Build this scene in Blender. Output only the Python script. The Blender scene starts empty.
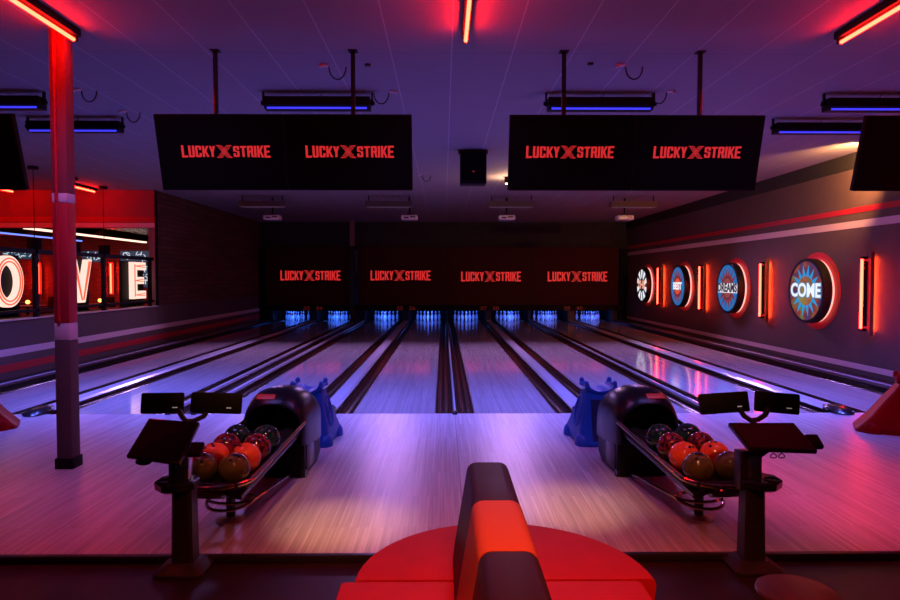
import bpy, bmesh, math, random
from mathutils import Vector, Matrix
random.seed(7)
C = bpy.context.scene.collection
R = math.radians
PI = math.pi

# ------------------------------------------------------------------ materials
def new_mat(name):
    m = bpy.data.materials.new(name); m.use_nodes = True
    nt = m.node_tree
    return m, nt, nt.nodes['Principled BSDF']

def pbr(name, col, rough=0.5, metal=0.0, spec=0.5, noise=0.0, nscale=20.0, bump=0.0, coat=0.0, stretch=None):
    m, nt, b = new_mat(name)
    b.inputs['Base Color'].default_value = (*col, 1)
    b.inputs['Roughness'].default_value = rough
    b.inputs['Metallic'].default_value = metal
    b.inputs['Specular IOR Level'].default_value = spec
    b.inputs['Coat Weight'].default_value = coat
    if noise or bump:
        tc = nt.nodes.new('ShaderNodeTexCoord')
        mp = nt.nodes.new('ShaderNodeMapping')
        nt.links.new(tc.outputs['Object'], mp.inputs['Vector'])
        if stretch: mp.inputs['Scale'].default_value = stretch
        n = nt.nodes.new('ShaderNodeTexNoise'); n.inputs['Scale'].default_value = nscale
        n.inputs['Detail'].default_value = 3
        nt.links.new(mp.outputs['Vector'], n.inputs['Vector'])
        if noise:
            r = nt.nodes.new('ShaderNodeValToRGB')
            r.color_ramp.elements[0].position = 0.3; r.color_ramp.elements[1].position = 0.7
            r.color_ramp.elements[0].color = (*[c*(1-noise) for c in col], 1)
            r.color_ramp.elements[1].color = (*[min(1, c*(1+noise)) for c in col], 1)
            nt.links.new(n.outputs['Fac'], r.inputs['Fac'])
            nt.links.new(r.outputs['Color'], b.inputs['Base Color'])
        if bump:
            bp = nt.nodes.new('ShaderNodeBump'); bp.inputs['Strength'].default_value = bump
            bp.inputs['Distance'].default_value = 0.005
            nt.links.new(n.outputs['Fac'], bp.inputs['Height'])
            nt.links.new(bp.outputs['Normal'], b.inputs['Normal'])
    return m

def emit(name, col, strength, base=(0.02, 0.02, 0.02)):
    m, nt, b = new_mat(name)
    b.inputs['Base Color'].default_value = (*base, 1)
    b.inputs['Roughness'].default_value = 0.4
    b.inputs['Emission Color'].default_value = (*col, 1)
    b.inputs['Emission Strength'].default_value = strength
    return m

def boards(name, c0, c1, width, length, rough, streak=0.35, coat=0.0, bump=0.05, spec=0.5, seam=None):
    """strip flooring: boards run along Y"""
    m, nt, b = new_mat(name)
    N, L = nt.nodes.new, nt.links.new
    tc = N('ShaderNodeTexCoord')
    sp = N('ShaderNodeSeparateXYZ'); L(tc.outputs['Object'], sp.inputs[0])
    cb = N('ShaderNodeCombineXYZ')
    L(sp.outputs['Y'], cb.inputs['X']); L(sp.outputs['X'], cb.inputs['Y'])
    br = N('ShaderNodeTexBrick')
    br.inputs['Scale'].default_value = 1
    br.inputs['Brick Width'].default_value = length
    br.inputs['Row Height'].default_value = width
    br.inputs['Mortar Size'].default_value = 0.0006
    br.inputs['Mortar Smooth'].default_value = 0.5
    br.inputs['Bias'].default_value = 0.0
    br.inputs['Color1'].default_value = (*c0, 1); br.inputs['Color2'].default_value = (*c1, 1)
    br.inputs['Mortar'].default_value = (*[x*0.45 for x in c0], 1)
    L(cb.outputs[0], br.inputs['Vector'])
    mp = N('ShaderNodeMapping'); mp.inputs['Scale'].default_value = (70, 1.1, 1)
    L(tc.outputs['Object'], mp.inputs['Vector'])
    n = N('ShaderNodeTexNoise'); n.inputs['Scale'].default_value = 1; n.inputs['Detail'].default_value = 4
    n.inputs['Roughness'].default_value = 0.6
    L(mp.outputs[0], n.inputs['Vector'])
    mr = N('ShaderNodeMapRange'); mr.inputs['From Min'].default_value = 0.3; mr.inputs['From Max'].default_value = 0.7
    mr.inputs['To Min'].default_value = 1 - streak; mr.inputs['To Max'].default_value = 1 + streak
    L(n.outputs['Fac'], mr.inputs['Value'])
    mx = N('ShaderNodeVectorMath'); mx.operation = 'SCALE'
    L(br.outputs['Color'], mx.inputs[0]); L(mr.outputs[0], mx.inputs['Scale'])
    if seam:
        a_ = N('ShaderNodeMath'); a_.operation = 'ADD'; a_.inputs[1].default_value = seam[0]*10-seam[1]; L(sp.outputs['X'], a_.inputs[0])
        d_ = N('ShaderNodeMath'); d_.operation = 'MODULO'; d_.inputs[1].default_value = seam[0]; L(a_.outputs[0], d_.inputs[0])
        g_ = N('ShaderNodeMath'); g_.operation = 'GREATER_THAN'; g_.inputs[1].default_value = 0.007; L(d_.outputs[0], g_.inputs[0])
        h_ = N('ShaderNodeMath'); h_.operation = 'MAXIMUM'; h_.inputs[1].default_value = 0.35; L(g_.outputs[0], h_.inputs[0])
        m2 = N('ShaderNodeVectorMath'); m2.operation = 'SCALE'; L(mx.outputs[0], m2.inputs[0]); L(h_.outputs[0], m2.inputs['Scale']); mx = m2
    L(mx.outputs[0], b.inputs['Base Color'])
    rr = N('ShaderNodeMapRange'); rr.inputs['To Min'].default_value = rough*0.8; rr.inputs['To Max'].default_value = rough*1.25
    L(n.outputs['Fac'], rr.inputs['Value']); L(rr.outputs[0], b.inputs['Roughness'])
    bp = N('ShaderNodeBump'); bp.inputs['Strength'].default_value = bump; bp.inputs['Distance'].default_value = 0.002
    L(n.outputs['Fac'], bp.inputs['Height']); L(bp.outputs[0], b.inputs['Normal'])
    b.inputs['Coat Weight'].default_value = coat; b.inputs['Coat Roughness'].default_value = 0.05
    b.inputs['Specular IOR Level'].default_value = spec
    return m

def brickmat(name, c0, c1, mortar, w, h, msize, rough, axis='XZ', bump=0.3):
    m, nt, b = new_mat(name)
    N, L = nt.nodes.new, nt.links.new
    tc = N('ShaderNodeTexCoord'); sp = N('ShaderNodeSeparateXYZ'); L(tc.outputs['Object'], sp.inputs[0])
    cb = N('ShaderNodeCombineXYZ'); L(sp.outputs[axis[0]], cb.inputs['X']); L(sp.outputs[axis[1]], cb.inputs['Y'])
    br = N('ShaderNodeTexBrick'); br.inputs['Scale'].default_value = 1
    br.inputs['Brick Width'].default_value = w; br.inputs['Row Height'].default_value = h
    br.inputs['Mortar Size'].default_value = msize
    br.inputs['Color1'].default_value = (*c0, 1); br.inputs['Color2'].default_value = (*c1, 1); br.inputs['Mortar'].default_value = (*mortar, 1)
    L(cb.outputs[0], br.inputs['Vector']); L(br.outputs['Color'], b.inputs['Base Color'])
    b.inputs['Roughness'].default_value = rough
    bp = N('ShaderNodeBump'); bp.inputs['Strength'].default_value = bump; bp.inputs['Distance'].default_value = 0.01
    L(br.outputs['Fac'], bp.inputs['Height']); bp.invert = True; L(bp.outputs[0], b.inputs['Normal'])
    return m

M = {}
M['approach'] = boards('approach_boards', (0.50, 0.44, 0.43), (0.66, 0.60, 0.58), 0.028, 1.3, 0.32, 0.26, bump=0.05, seam=(3.38, 0.14))
M['lane'] = boards('lane_boards', (0.50, 0.44, 0.43), (0.60, 0.54, 0.52), 0.027, 2.2, 0.11, 0.16, coat=0.35, bump=0.015)
M['dark_floor'] = boards('dark_floor_boards', (0.022, 0.008, 0.006), (0.034, 0.012, 0.009), 0.15, 1.4, 0.42, 0.3, bump=0.05)
M['far_floor'] = pbr('dark_carpet', (0.03, 0.02, 0.02), 0.9, noise=0.4, nscale=30)
M['nosing'] = pbr('black_nosing', (0.02, 0.018, 0.018), 0.35)
M['gutter'] = pbr('gutter_plastic', (0.030, 0.014, 0.011), 0.16, spec=0.4)
M['edge'] = pbr('black_edging', (0.012, 0.01, 0.01), 0.3)
M['cap'] = pbr('silver_capping', (0.62, 0.62, 0.68), 0.20, metal=0.15)
M['wall'] = pbr('mauve_grey_paint', (0.120, 0.072, 0.062), 0.75, noise=0.06, nscale=6, bump=0.05)
M['wall_top'] = pbr('dark_band_paint', (0.02, 0.017, 0.015), 0.8, noise=0.1, nscale=8)
M['stripe_red'] = pbr('red_stripe_paint', (0.55, 0.012, 0.02), 0.6)
M['stripe_white'] = pbr('pale_stripe_paint', (0.80, 0.58, 0.56), 0.6)
M['header'] = pbr('header_red_tone', (0.34, 0.050, 0.055), 0.7, noise=0.05, nscale=5)
M['wood_clad'] = brickmat('dark_wood_cladding', (0.090, 0.036, 0.020), (0.170, 0.066, 0.036), (0.015, 0.008, 0.006), 0.9, 0.12, 0.006, 0.7, 'YZ')
M['back'] = pbr('back_wall_paint', (0.035, 0.036, 0.030), 0.8, noise=0.15, nscale=4)
M['black'] = pbr('matt_black', (0.008, 0.007, 0.007), 0.6, spec=0.15)
M['black_gloss'] = pbr('gloss_black_plastic', (0.016, 0.015, 0.015), 0.25, spec=0.6)
M['screen'] = pbr('dark_screen_glass', (0.003, 0.003, 0.003), 0.45, spec=0.12)
M['dark_metal'] = pbr('dark_powder_metal', (0.035, 0.030, 0.030), 0.35, metal=0.6, noise=0.1, nscale=60)
M['rail'] = pbr('polished_bronze_rail', (0.50, 0.36, 0.26), 0.18, metal=1.0)
M['chrome'] = pbr('brushed_steel', (0.65, 0.6, 0.55), 0.25, metal=1.0)
M['warm_plate'] = pbr('warm_lit_plate', (0.75, 0.60, 0.38), 0.42, metal=0.35)  # golden light on the steel base plate is put into this colour
M['kiosk'] = pbr('kiosk_grey_metal', (0.035, 0.026, 0.024), 0.42, metal=0.1, spec=0.3, noise=0.05, nscale=40)
M['hood'] = pbr('dark_hood_plastic', (0.010, 0.009, 0.012), 0.30, spec=0.28)
M['hood_side'] = pbr('navy_hood_side', (0.010, 0.012, 0.030), 0.5, spec=0.2)
M['masking'] = pbr('masking_screen', (0.060, 0.003, 0.004), 0.85)
M['logo_red'] = emit('logo_red_light', (0.86, 0.030, 0.030), 0.74)
M['label_glow'] = emit('label_red_glow', (0.30, 0.012, 0.012), 0.7)
M['num_red'] = emit('lane_number_red', (0.5, 0.03, 0.03), 0.12)
M['tag'] = emit('small_white_badge', (0.8, 0.7, 0.65), 0.25, (0.6, 0.6, 0.6))
M['uv_tube'] = emit('blacklight_tube', (0.045, 0.04, 1.0), 1.3)
M['red_tube'] = emit('red_neon_tube', (1.0, 0.0095, 0.004), 78)
M['red_tube_wall'] = emit('orange_red_neon_tube', (1.0, 0.016, 0.008), 45)
M['red_tube_rear'] = emit('rear_red_tube', (1.0, 0.055, 0.012), 120)
M['white_tube'] = emit('warm_white_tube', (1.0, 0.62, 0.48), 1.9)
M['blue_tube'] = emit('blue_tube_light', (0.12, 0.2, 1.0), 2.0)
M['pin_blue_tube'] = emit('pit_blue_tube', (0.03, 0.16, 1.0), 6)
M['sconce_plate'] = pbr('copper_sconce_plate', (0.16, 0.07, 0.045), 0.5, metal=0.2)
M['sign_rim'] = pbr('sign_black_rim', (0.008, 0.008, 0.008), 0.4)
M['sign_ring'] = emit('sign_halo_ring', (1.0, 0.42, 0.36), 1.5)
M['sign_back'] = pbr('sign_red_backplate', (0.60, 0.006, 0.010), 0.55)
M['red_vinyl'] = pbr('red_vinyl', (0.38, 0.010, 0.001), 0.6, spec=0.08, noise=0.06, nscale=8, bump=0.04)
M['dark_vinyl'] = pbr('dark_brown_vinyl', (0.022, 0.007, 0.003), 0.45, spec=0.05, bump=0.03, nscale=120)
M['orange_vinyl'] = pbr('coral_vinyl', (0.36, 0.080, 0.030), 0.55, spec=0.10, bump=0.03, nscale=120)
M['seam'] = pbr('dark_red_seam', (0.12, 0.006, 0.006), 0.7)
M['blue_plastic'] = pbr('blue_plastic', (0.004, 0.085, 0.42), 0.42, bump=0.03, nscale=15)
M['red_plastic'] = pbr('red_plastic', (0.32, 0.002, 0.003), 0.40, spec=0.12, bump=0.03, nscale=15)
M['recess_shade'] = pbr('recess_shade_blue', (0.003, 0.015, 0.07), 0.5)
M['pin_white'] = pbr('pin_white', (0.85, 0.86, 0.88), 0.25)
M['pin_red'] = pbr('pin_red', (0.75, 0.02, 0.05), 0.3)
M['proj_white'] = pbr('projector_white', (0.75, 0.66, 0.62), 0.4)
M['proj_grey'] = pbr('projector_lens', (0.05, 0.05, 0.06), 0.2)
M['bulb_warm'] = emit('warm_bulb', (1.0, 0.55, 0.25), 14)
M['bulb_orange'] = emit('orange_bulb', (1.0, 0.28, 0.06), 5)
M['letter_front'] = emit('letter_white_orange', (1.0, 0.60, 0.50), 1.35)
M['letter_line'] = emit('letter_orange_line', (1.0, 0.13, 0.05), 1.0)
M['far_brick'] = brickmat('red_lit_brick', (0.34, 0.10, 0.07), (0.24, 0.07, 0.05), (0.10, 0.05, 0.045), 0.22, 0.075, 0.010, 0.8, 'XZ')
M['poster_light'] = emit('poster_pale_light', (0.75, 0.85, 0.95), 0.8)
M['poster_dark'] = emit('poster_dark_blue', (0.02, 0.09, 0.16), 0.5)
M['sill'] = pbr('pale_sill', (0.62, 0.50, 0.45), 0.5)
M['table_wood'] = pbr('dark_red_table_wood', (0.042, 0.012, 0.009), 0.42, noise=0.35, nscale=1.0, stretch=(50, 2, 1))
M['cord'] = pbr('black_cord', (0.01, 0.01, 0.01), 0.5)
M['fixture_copper'] = pbr('brown_fixture', (0.07, 0.035, 0.018), 0.5, metal=0.2)
M['jamb'] = pbr('jamb_pink', (0.30, 0.16, 0.17), 0.6)

def marble(name, a, b_, scale=9.0, rough=0.08):
    m, nt, b = new_mat(name)
    N, L = nt.nodes.new, nt.links.new
    tc = N('ShaderNodeTexCoord'); n = N('ShaderNodeTexNoise'); n.inputs['Scale'].default_value = scale
    n.inputs['Detail'].default_value = 5; n.inputs['Distortion'].default_value = 1.6
    L(tc.outputs['Object'], n.inputs['Vector'])
    r = N('ShaderNodeValToRGB'); r.color_ramp.elements[0].position = 0.40; r.color_ramp.elements[1].position = 0.60
    r.color_ramp.elements[0].color = (*a, 1); r.color_ramp.elements[1].color = (*b_, 1)
    L(n.outputs['Fac'], r.inputs['Fac']); L(r.outputs['Color'], b.inputs['Base Color'])
    b.inputs['Roughness'].default_value = rough
    return m
M['ball_brown'] = marble('ball_olive_brown', (0.10, 0.065, 0.022), (0.16, 0.10, 0.035))
M['ball_orange'] = marble('ball_orange_red', (0.78, 0.060, 0.022), (0.92, 0.11, 0.035), 5)
M['ball_maroon'] = marble('ball_maroon_marbled', (0.025, 0.006, 0.010), (0.30, 0.018, 0.030), 14)
M['ball_green'] = marble('ball_dark_green', (0.004, 0.012, 0.012), (0.010, 0.045, 0.042), 10)

def tilemat():
    m, nt, b = new_mat('ceiling_tiles')
    N, L = nt.nodes.new, nt.links.new
    tc = N('ShaderNodeTexCoord'); sp = N('ShaderNodeSeparateXYZ'); L(tc.outputs['Object'], sp.inputs[0])
    ay = N('ShaderNodeMath'); ay.operation = 'ADD'; ay.inputs[1].default_value = -6.60 + 1.33*20
    L(sp.outputs['Y'], ay.inputs[0])
    ax = N('ShaderNodeMath'); ax.operation = 'ADD'; ax.inputs[1].default_value = -0.075 + 0.61*40
    L(sp.outputs['X'], ax.inputs[0])
    facs = []
    for src, per, w in ((ax, 0.61, 0.011), (ay, 1.33, 0.012)):
        dv = N('ShaderNodeMath'); dv.operation = 'MODULO'; dv.inputs[1].default_value = per; L(src.outputs[0], dv.inputs[0])
        lt = N('ShaderNodeMath'); lt.operation = 'LESS_THAN'; lt.inputs[1].default_value = w; L(dv.outputs[0], lt.inputs[0])
        facs.append(lt)
    mx = N('ShaderNodeMix'); mx.data_type = 'RGBA'
    n = N('ShaderNodeTexNoise'); n.inputs['Scale'].default_value = 90; L(tc.outputs['Object'], n.inputs['Vector'])
    rp = N('ShaderNodeValToRGB'); rp.color_ramp.elements[0].color = (0.24, 0.22, 0.235, 1); rp.color_ramp.elements[1].color = (0.34, 0.315, 0.33, 1)
    L(n.outputs['Fac'], rp.inputs['Fac'])
    L(facs[0].outputs[0], mx.inputs['Factor']); L(rp.outputs['Color'], mx.inputs[6]); mx.inputs[7].default_value = (0.50, 0.46, 0.50, 1)
    mx2 = N('ShaderNodeMix'); mx2.data_type = 'RGBA'
    sc = N('ShaderNodeMath'); sc.operation = 'MULTIPLY'; sc.inputs[1].default_value = 0.5; L(facs[1].outputs[0], sc.inputs[0])
    L(sc.outputs[0], mx2.inputs['Factor']); L(mx.outputs[2], mx2.inputs[6]); mx2.inputs[7].default_value = (0.16, 0.15, 0.16, 1)
    L(mx2.outputs[2], b.inputs['Base Color']); b.inputs['Roughness'].default_value = 0.85
    return m
M['ceiling'] = tilemat()
M['metal_ceiling'] = pbr('corrugated_metal_ceiling', (0.40, 0.34, 0.32), 0.25, metal=0.7, bump=1.0, nscale=1.2, stretch=(1.2, 6, 1))

# ------------------------------------------------------------------ mesh builder
class MB:
    def __init__(s): s.bm = bmesh.new(); s.mi = 0
    def _tag(s, n0):
        s.bm.faces.ensure_lookup_table()
        for f in s.bm.faces[n0:]: f.material_index = s.mi
    def box(s, c, d, rot=None, bev=0.0, seg=2):
        n0 = len(s.bm.faces)
        r = bmesh.ops.create_cube(s.bm, size=1)
        vs = r['verts']
        bmesh.ops.scale(s.bm, vec=d, verts=vs)
        if bev:
            es = list({e for v in vs for e in v.link_edges})
            rr = bmesh.ops.bevel(s.bm, geom=es, offset=bev, segments=seg, profile=0.5, affect='EDGES')
            vs = list({v for f in rr['faces'] for v in f.verts} | {v for v in vs if v.is_valid})
        if rot is not None: bmesh.ops.transform(s.bm, matrix=rot.to_4x4(), verts=vs)
        bmesh.ops.translate(s.bm, vec=c, verts=vs)
        s._tag(n0); return s
    def span(s, x0, x1, y0, y1, z0, z1, bev=0.0):
        return s.box(((x0+x1)/2, (y0+y1)/2, (z0+z1)/2), (x1-x0, y1-y0, z1-z0), bev=bev)
    def cyl(s, p0, p1, r0, r1=None, n=16, caps=True):
        n0 = len(s.bm.faces)
        p0, p1 = Vector(p0), Vector(p1); r1 = r0 if r1 is None else r1
        d = p1-p0; q = d.to_track_quat('Z', 'Y').to_matrix().to_4x4()
        mat = Matrix.Translation((p0+p1)/2) @ q
        bmesh.ops.create_cone(s.bm, cap_ends=caps, segments=n, radius1=r0, radius2=r1, depth=d.length, matrix=mat)
        s._tag(n0); return s
    def sphere(s, c, r, u=20, v=12, sc=(1, 1, 1)):
        n0 = len(s.bm.faces)
        bmesh.ops.create_uvsphere(s.bm, u_segments=u, v_segments=v, radius=r, matrix=Matrix.Translation(c) @ Matrix.Diagonal((*sc, 1)))
        s._tag(n0); return s
    def loft(s, rings, closed=True, caps=True, loop=False):
        n0 = len(s.bm.faces)
        R_ = [[s.bm.verts.new(p) for p in ring] for ring in rings]
        n = len(R_[0]); prs = list(zip(R_[:-1], R_[1:]))
        if loop: prs.append((R_[-1], R_[0]))
        for a, b in prs:
            for i in range(n if closed else n-1):
                j = (i+1) % n
                try: s.bm.faces.new((a[i], a[j], b[j], b[i]))
                except ValueError: pass
        if caps and not loop and closed:
            for ring in (R_[0][::-1], R_[-1]):
                try: s.bm.faces.new(ring)
                except ValueError: pass
        s._tag(n0); return s
    def lathe(s, prof, c=(0, 0, 0), n=24, rot=None):
        rings = []
        for r, z in prof:
            ring = []
            for i in range(n):
                a = 2*PI*i/n; v = Vector((r*math.cos(a), r*math.sin(a), z))
                if rot is not None: v = rot @ v
                ring.append(v+Vector(c))
            rings.append(ring)
        return s.loft(rings)
    def tube(s, pts, r, n=8, loop=False):
        pts = [Vector(p) for p in pts]; rings = []
        m = len(pts); up = None
        for i, p in enumerate(pts):
            if loop: t = pts[(i+1) % m]-pts[i-1]
            else: t = pts[min(i+1, m-1)]-pts[max(i-1, 0)]
            t.normalize()
            if up is None:
                up = Vector((0, 0, 1)) if abs(t.z) < 0.9 else Vector((1, 0, 0))
            a = t.cross(up)
            if a.length < 1e-4: a = t.cross(Vector((0, 1, 0)))
            a.normalize(); b = a.cross(t); b.normalize(); up = b
            rings.append([p+r*(math.cos(2*PI*k/n)*a+math.sin(2*PI*k/n)*b) for k in range(n)])
        return s.loft(rings, loop=loop)
    def prism(s, pts, vec, origin=(0, 0, 0), U=(1, 0, 0), V=(0, 0, 1)):
        """polygon pts (u,v) placed at origin + u*U + v*V, swept along vec"""
        n0 = len(s.bm.faces)
        o, U, V, w = Vector(origin), Vector(U), Vector(V), Vector(vec)
        a = [s.bm.verts.new(o+U*p[0]+V*p[1]) for p in pts]
        b = [s.bm.verts.new(v.co+w) for v in a]
        s.bm.faces.new(a[::-1]); s.bm.faces.new(b)
        for i in range(len(a)):
            j = (i+1) % len(a); s.bm.faces.new((a[i], a[j], b[j], b[i]))
        s._tag(n0); return s
    def mesh(s, name, mats, smooth=True):
        bmesh.ops.recalc_face_normals(s.bm, faces=s.bm.faces)
        me = bpy.data.meshes.new(name)
        s.bm.to_mesh(me); s.bm.free()
        for m in (mats if isinstance(mats, (list, tuple)) else [mats]): me.materials.append(M[m] if isinstance(m, str) else m)
        if smooth:
            me.polygons.foreach_set('use_smooth', [True]*len(me.polygons))
            try: me.set_sharp_from_angle(angle=R(35))
            except Exception: pass
        return me
    def build(s, name, mats, parent=None, smooth=True):
        o = bpy.data.objects.new(name, s.mesh(name, mats, smooth)); C.objects.link(o)
        if parent is not None: o.parent = parent
        return o

def empty(name, loc, label, cat, group=None, rotz=0.0, rot=None):
    o = bpy.data.objects.new(name, None); C.objects.link(o); o.empty_display_size = 0.1
    o.location = loc; o.rotation_euler = rot if rot else (0, 0, rotz)
    o['label'] = label; o['category'] = cat
    if group: o['group'] = group
    return o
def tag(o, label, cat, group=None):
    o['label'] = label; o['category'] = cat
    if group: o['group'] = group
    return o
def struct(o):
    o['kind'] = 'structure'; return o
def copy_tree(o, parent=None):
    c = o.copy(); C.objects.link(c)
    if parent is not None: c.parent = parent
    for ch in list(o.children): copy_tree(ch, c)
    return c
def area(name, loc, aim, sx, sy, power, col, spread=180):
    L = bpy.data.lights.new(name, 'AREA'); L.shape = 'RECTANGLE'; L.size = sx; L.size_y = sy
    L.energy = power; L.color = col; L.spread = R(spread)
    o = bpy.data.objects.new(name, L); C.objects.link(o); o.location = loc
    o.rotation_euler = (Vector(aim)-Vector(loc)).to_track_quat('-Z', 'Y').to_euler()
    return o
def spot(name, loc, aim, power, col, size, blend=0.6, rad=0.05):
    L = bpy.data.lights.new(name, 'SPOT'); L.energy = power; L.color = col; L.spot_size = R(size); L.spot_blend = blend
    L.shadow_soft_size = rad
    o = bpy.data.objects.new(name, L); C.objects.link(o); o.location = loc
    o.rotation_euler = (Vector(aim)-Vector(loc)).to_track_quat('-Z', 'Y').to_euler()
    return o

# ------------------------------------------------------------------ lettering
def glyph(ch, w=0.42, s=0.155):
    """condensed block letters, unit height, as lists of polygons"""
    r = lambda x0, y0, x1, y1: [(x0, y0), (x1, y0), (x1, y1), (x0, y1)]
    h = 0.16
    if ch == 'L': return [r(0, 0, s, 1), r(s, 0, w, h)]
    if ch == 'U': return [r(0, 0.06, s, 1), r(w-s, 0.06, w, 1), [(0, 0.06), (0.06, 0), (w-0.06, 0), (w, 0.06), (w, h), (0, h)]]
    if ch == 'C': return [r(0, 0.06, s, 0.94), r(w-s, 0.06, w, 0.36), r(w-s, 0.64, w, 0.94),
                          [(0, 0.06), (0.06, 0), (w-0.06, 0), (w, 0.06), (w, h), (0, h)], [(0, 1-h), (w, 1-h), (w, 0.94), (w-0.06, 1), (0.06, 1), (0, 0.94)]]
    if ch == 'K': return [r(0, 0, s, 1), [(s, 0.36), (s+0.05, 0.36), (w+0.03, 1), (w-s+0.03, 1), (s, 0.62)], [(s, 0.52), (w-s+0.03, 0), (w+0.04, 0), (s+0.09, 0.62)]]
    if ch == 'Y': return [r(w/2-s/2, 0, w/2+s/2, 0.45), [(0, 1), (w/2-s/2, 0.4), (w/2+s/2, 0.4), (w/2+0.01, 0.62), (s, 1)], [(w, 1), (w-s, 1), (w/2-0.01, 0.62), (w/2-s/2, 0.4), (w/2+s/2, 0.4)]]
    if ch == 'S': return [r(0, 0.50, s, 0.94), r(w-s, 0.06, w, 0.55), [(0, 1-h), (w, 1-h), (w, 0.94), (w-0.06, 1), (0.06, 1), (0, 0.94)],
                          [(0, 0.06), (0.06, 0), (w-0.06, 0), (w, 0.06), (w, h), (0, h)], [(0, 0.56), (w-s, 0.42), (w, 0.5), (s, 0.62)], r(w-s, 0.66, w, 0.9), r(0, 0.1, s, 0.34)]
    if ch == 'T': return [r(w/2-s/2, 0, w/2+s/2, 1-h), r(0, 1-h, w, 1)]
    if ch == 'R': return [r(0, 0, s, 1), r(s, 1-h, w-0.03, 1), r(s, 0.42, w-0.03, 0.42+h), r(w-s, 0.46, w, 0.96), [(w-s-0.03, 0.46), (w-s+0.03, 0), (w+0.04, 0), (w-0.05, 0.46)]]
    if ch == 'I': return [r(0, 0, s, 1)]
    if ch == 'E': return [r(0, 0, s, 1), r(s, 0, w, h), r(s, 1-h, w, 1), r(s, 0.42, w-0.05, 0.42+h)]
    return []
def logo_polys():
    """the venue's name; outer letters a little taller, a large hatched X in the middle. width 6.0, letter height 1"""
    out = []
    def word(txt, x):
        for ch in txt:
            w = 0.155 if ch == 'I' else 0.42
            for p in glyph(ch): out.append([(x+a, b) for a, b in p])
            x += w+0.065
        return x-0.065
    x1 = word('LUCKY', 0.0)
    cx = x1+0.10+0.53
    xw, xh = 0.40, 0.58
    cy = 0.5
    for sgn in (1, -1):
        for k, (a, b) in enumerate(((-0.17, -0.12), (-0.035, 0.035), (0.12, 0.17))):
            out.append([(cx+sgn*(-xw+a+0.06), cy-xh), (cx+sgn*(-xw+b+0.06), cy-xh), (cx+sgn*(xw+b-0.06), cy+xh), (cx+sgn*(xw+a-0.06), cy+xh)])
        for yy in (-xh, xh-0.05):
            for sx in (-1, 1): out.append([(cx+sx*xw-0.15, cy+yy), (cx+sx*xw+0.15, cy+yy), (cx+sx*xw+0.15, cy+yy+0.05), (cx+sx*xw-0.15, cy+yy+0.05)])
    x2 = word('STRIKE', cx+0.53+0.10)
    W = x2
    res = []
    for p in out:
        q = []
        for a, b in p:
            u = (a/W-0.5)*2; k = 0.86*(1+0.14*u*u)
            q.append(((a/W-0.5), (b-0.5)*k/W))
        res.append(q)
    return res
LOGO = logo_polys()
def logo_obj(name, width, parent, origin, U, V, Nrm, hscale=1.0, mat='logo_red'):
    b = MB()
    for i, p in enumerate(LOGO):
        b.prism([(u*width, v*width*hscale) for u, v in p], Vector(Nrm)*0.002, Vector(origin)+Vector(Nrm)*(0.0005+0.00004*(i % 9)), U, V)
    return b.build(name, mat, parent, smooth=False)

def text_polys_mesh(body, size, matrix, mat, name, parent, extrude=0.002, offset=0.0, sx=1.0):
    cu = bpy.data.curves.new('t', 'FONT'); cu.body = body; cu.size = size; cu.extrude = extrude; cu.offset = offset
    cu.align_x = 'CENTER'; cu.align_y = 'CENTER'; cu.resolution_u = 3
    to = bpy.data.objects.new('t', cu); C.objects.link(to)
    dg = bpy.context.evaluated_depsgraph_get(); dg.update()
    me = bpy.data.meshes.new_from_object(to.evaluated_get(dg))
    bpy.data.objects.remove(to); bpy.data.curves.remove(cu)
    me.name = name
    me.transform(Matrix.Diagonal((sx, 1, 1, 1))); me.transform(matrix)
    me.materials.clear(); me.materials.append(M[mat])
    o = bpy.data.objects.new(name, me); C.objects.link(o)
    if parent is not None: o.parent = parent
    return o
def frame_mat(origin, U, V):
    U, V = Vector(U), Vector(V); N = U.cross(V)
    m = Matrix((( U.x, V.x, N.x, origin[0]), (U.y, V.y, N.y, origin[1]), (U.z, V.z, N.z, origin[2]), (0, 0, 0, 1)))
    return m

# ------------------------------------------------------------------ the room
ZC = 4.02; XL = -7.40; XR = 7.40; YF = 8.41; YB = 26.15
EDGE = 4.12            # near edge of the approach
b = MB(); b.span(-9.0, XR, -1.5, EDGE, -0.12, -0.045); struct(b.build('floor', 'dark_floor', smooth=False))
b = MB(); b.span(XL, XR, EDGE, YF, -0.12, 0.0); struct(b.build('floor_approach', 'approach', smooth=False))
b = MB(); b.span(XL, XR, EDGE-0.05, EDGE, -0.045, 0.003, bev=0.006); struct(b.build('trim_1', 'nosing'))
b = MB(); b.span(XL, XR, YF+0.002, 30.0, -0.25, -0.13); struct(b.build('floor_lane_bed', 'edge', smooth=False))
b = MB(); b.span(-20, XL-0.16, -1.5, 24.5, -0.16, -0.045-0.0); struct(b.build('floor_next_room', 'far_floor', smooth=False))
b = MB(); b.span(-7.4, XR, -1.5, 30, ZC, ZC+0.08); struct(b.build('ceiling', 'ceiling', smooth=False))
b = MB(); b.span(-20, -7.4, -1.5, 16.95, ZC, ZC+0.08); struct(b.build('ceiling_next_room', 'ceiling', smooth=False))
b = MB(); b.span(-20, -7.55, 16.95, 24.4, 3.30, 3.36); struct(b.build('ceiling_far_room', 'metal_ceiling', smooth=False))

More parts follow.
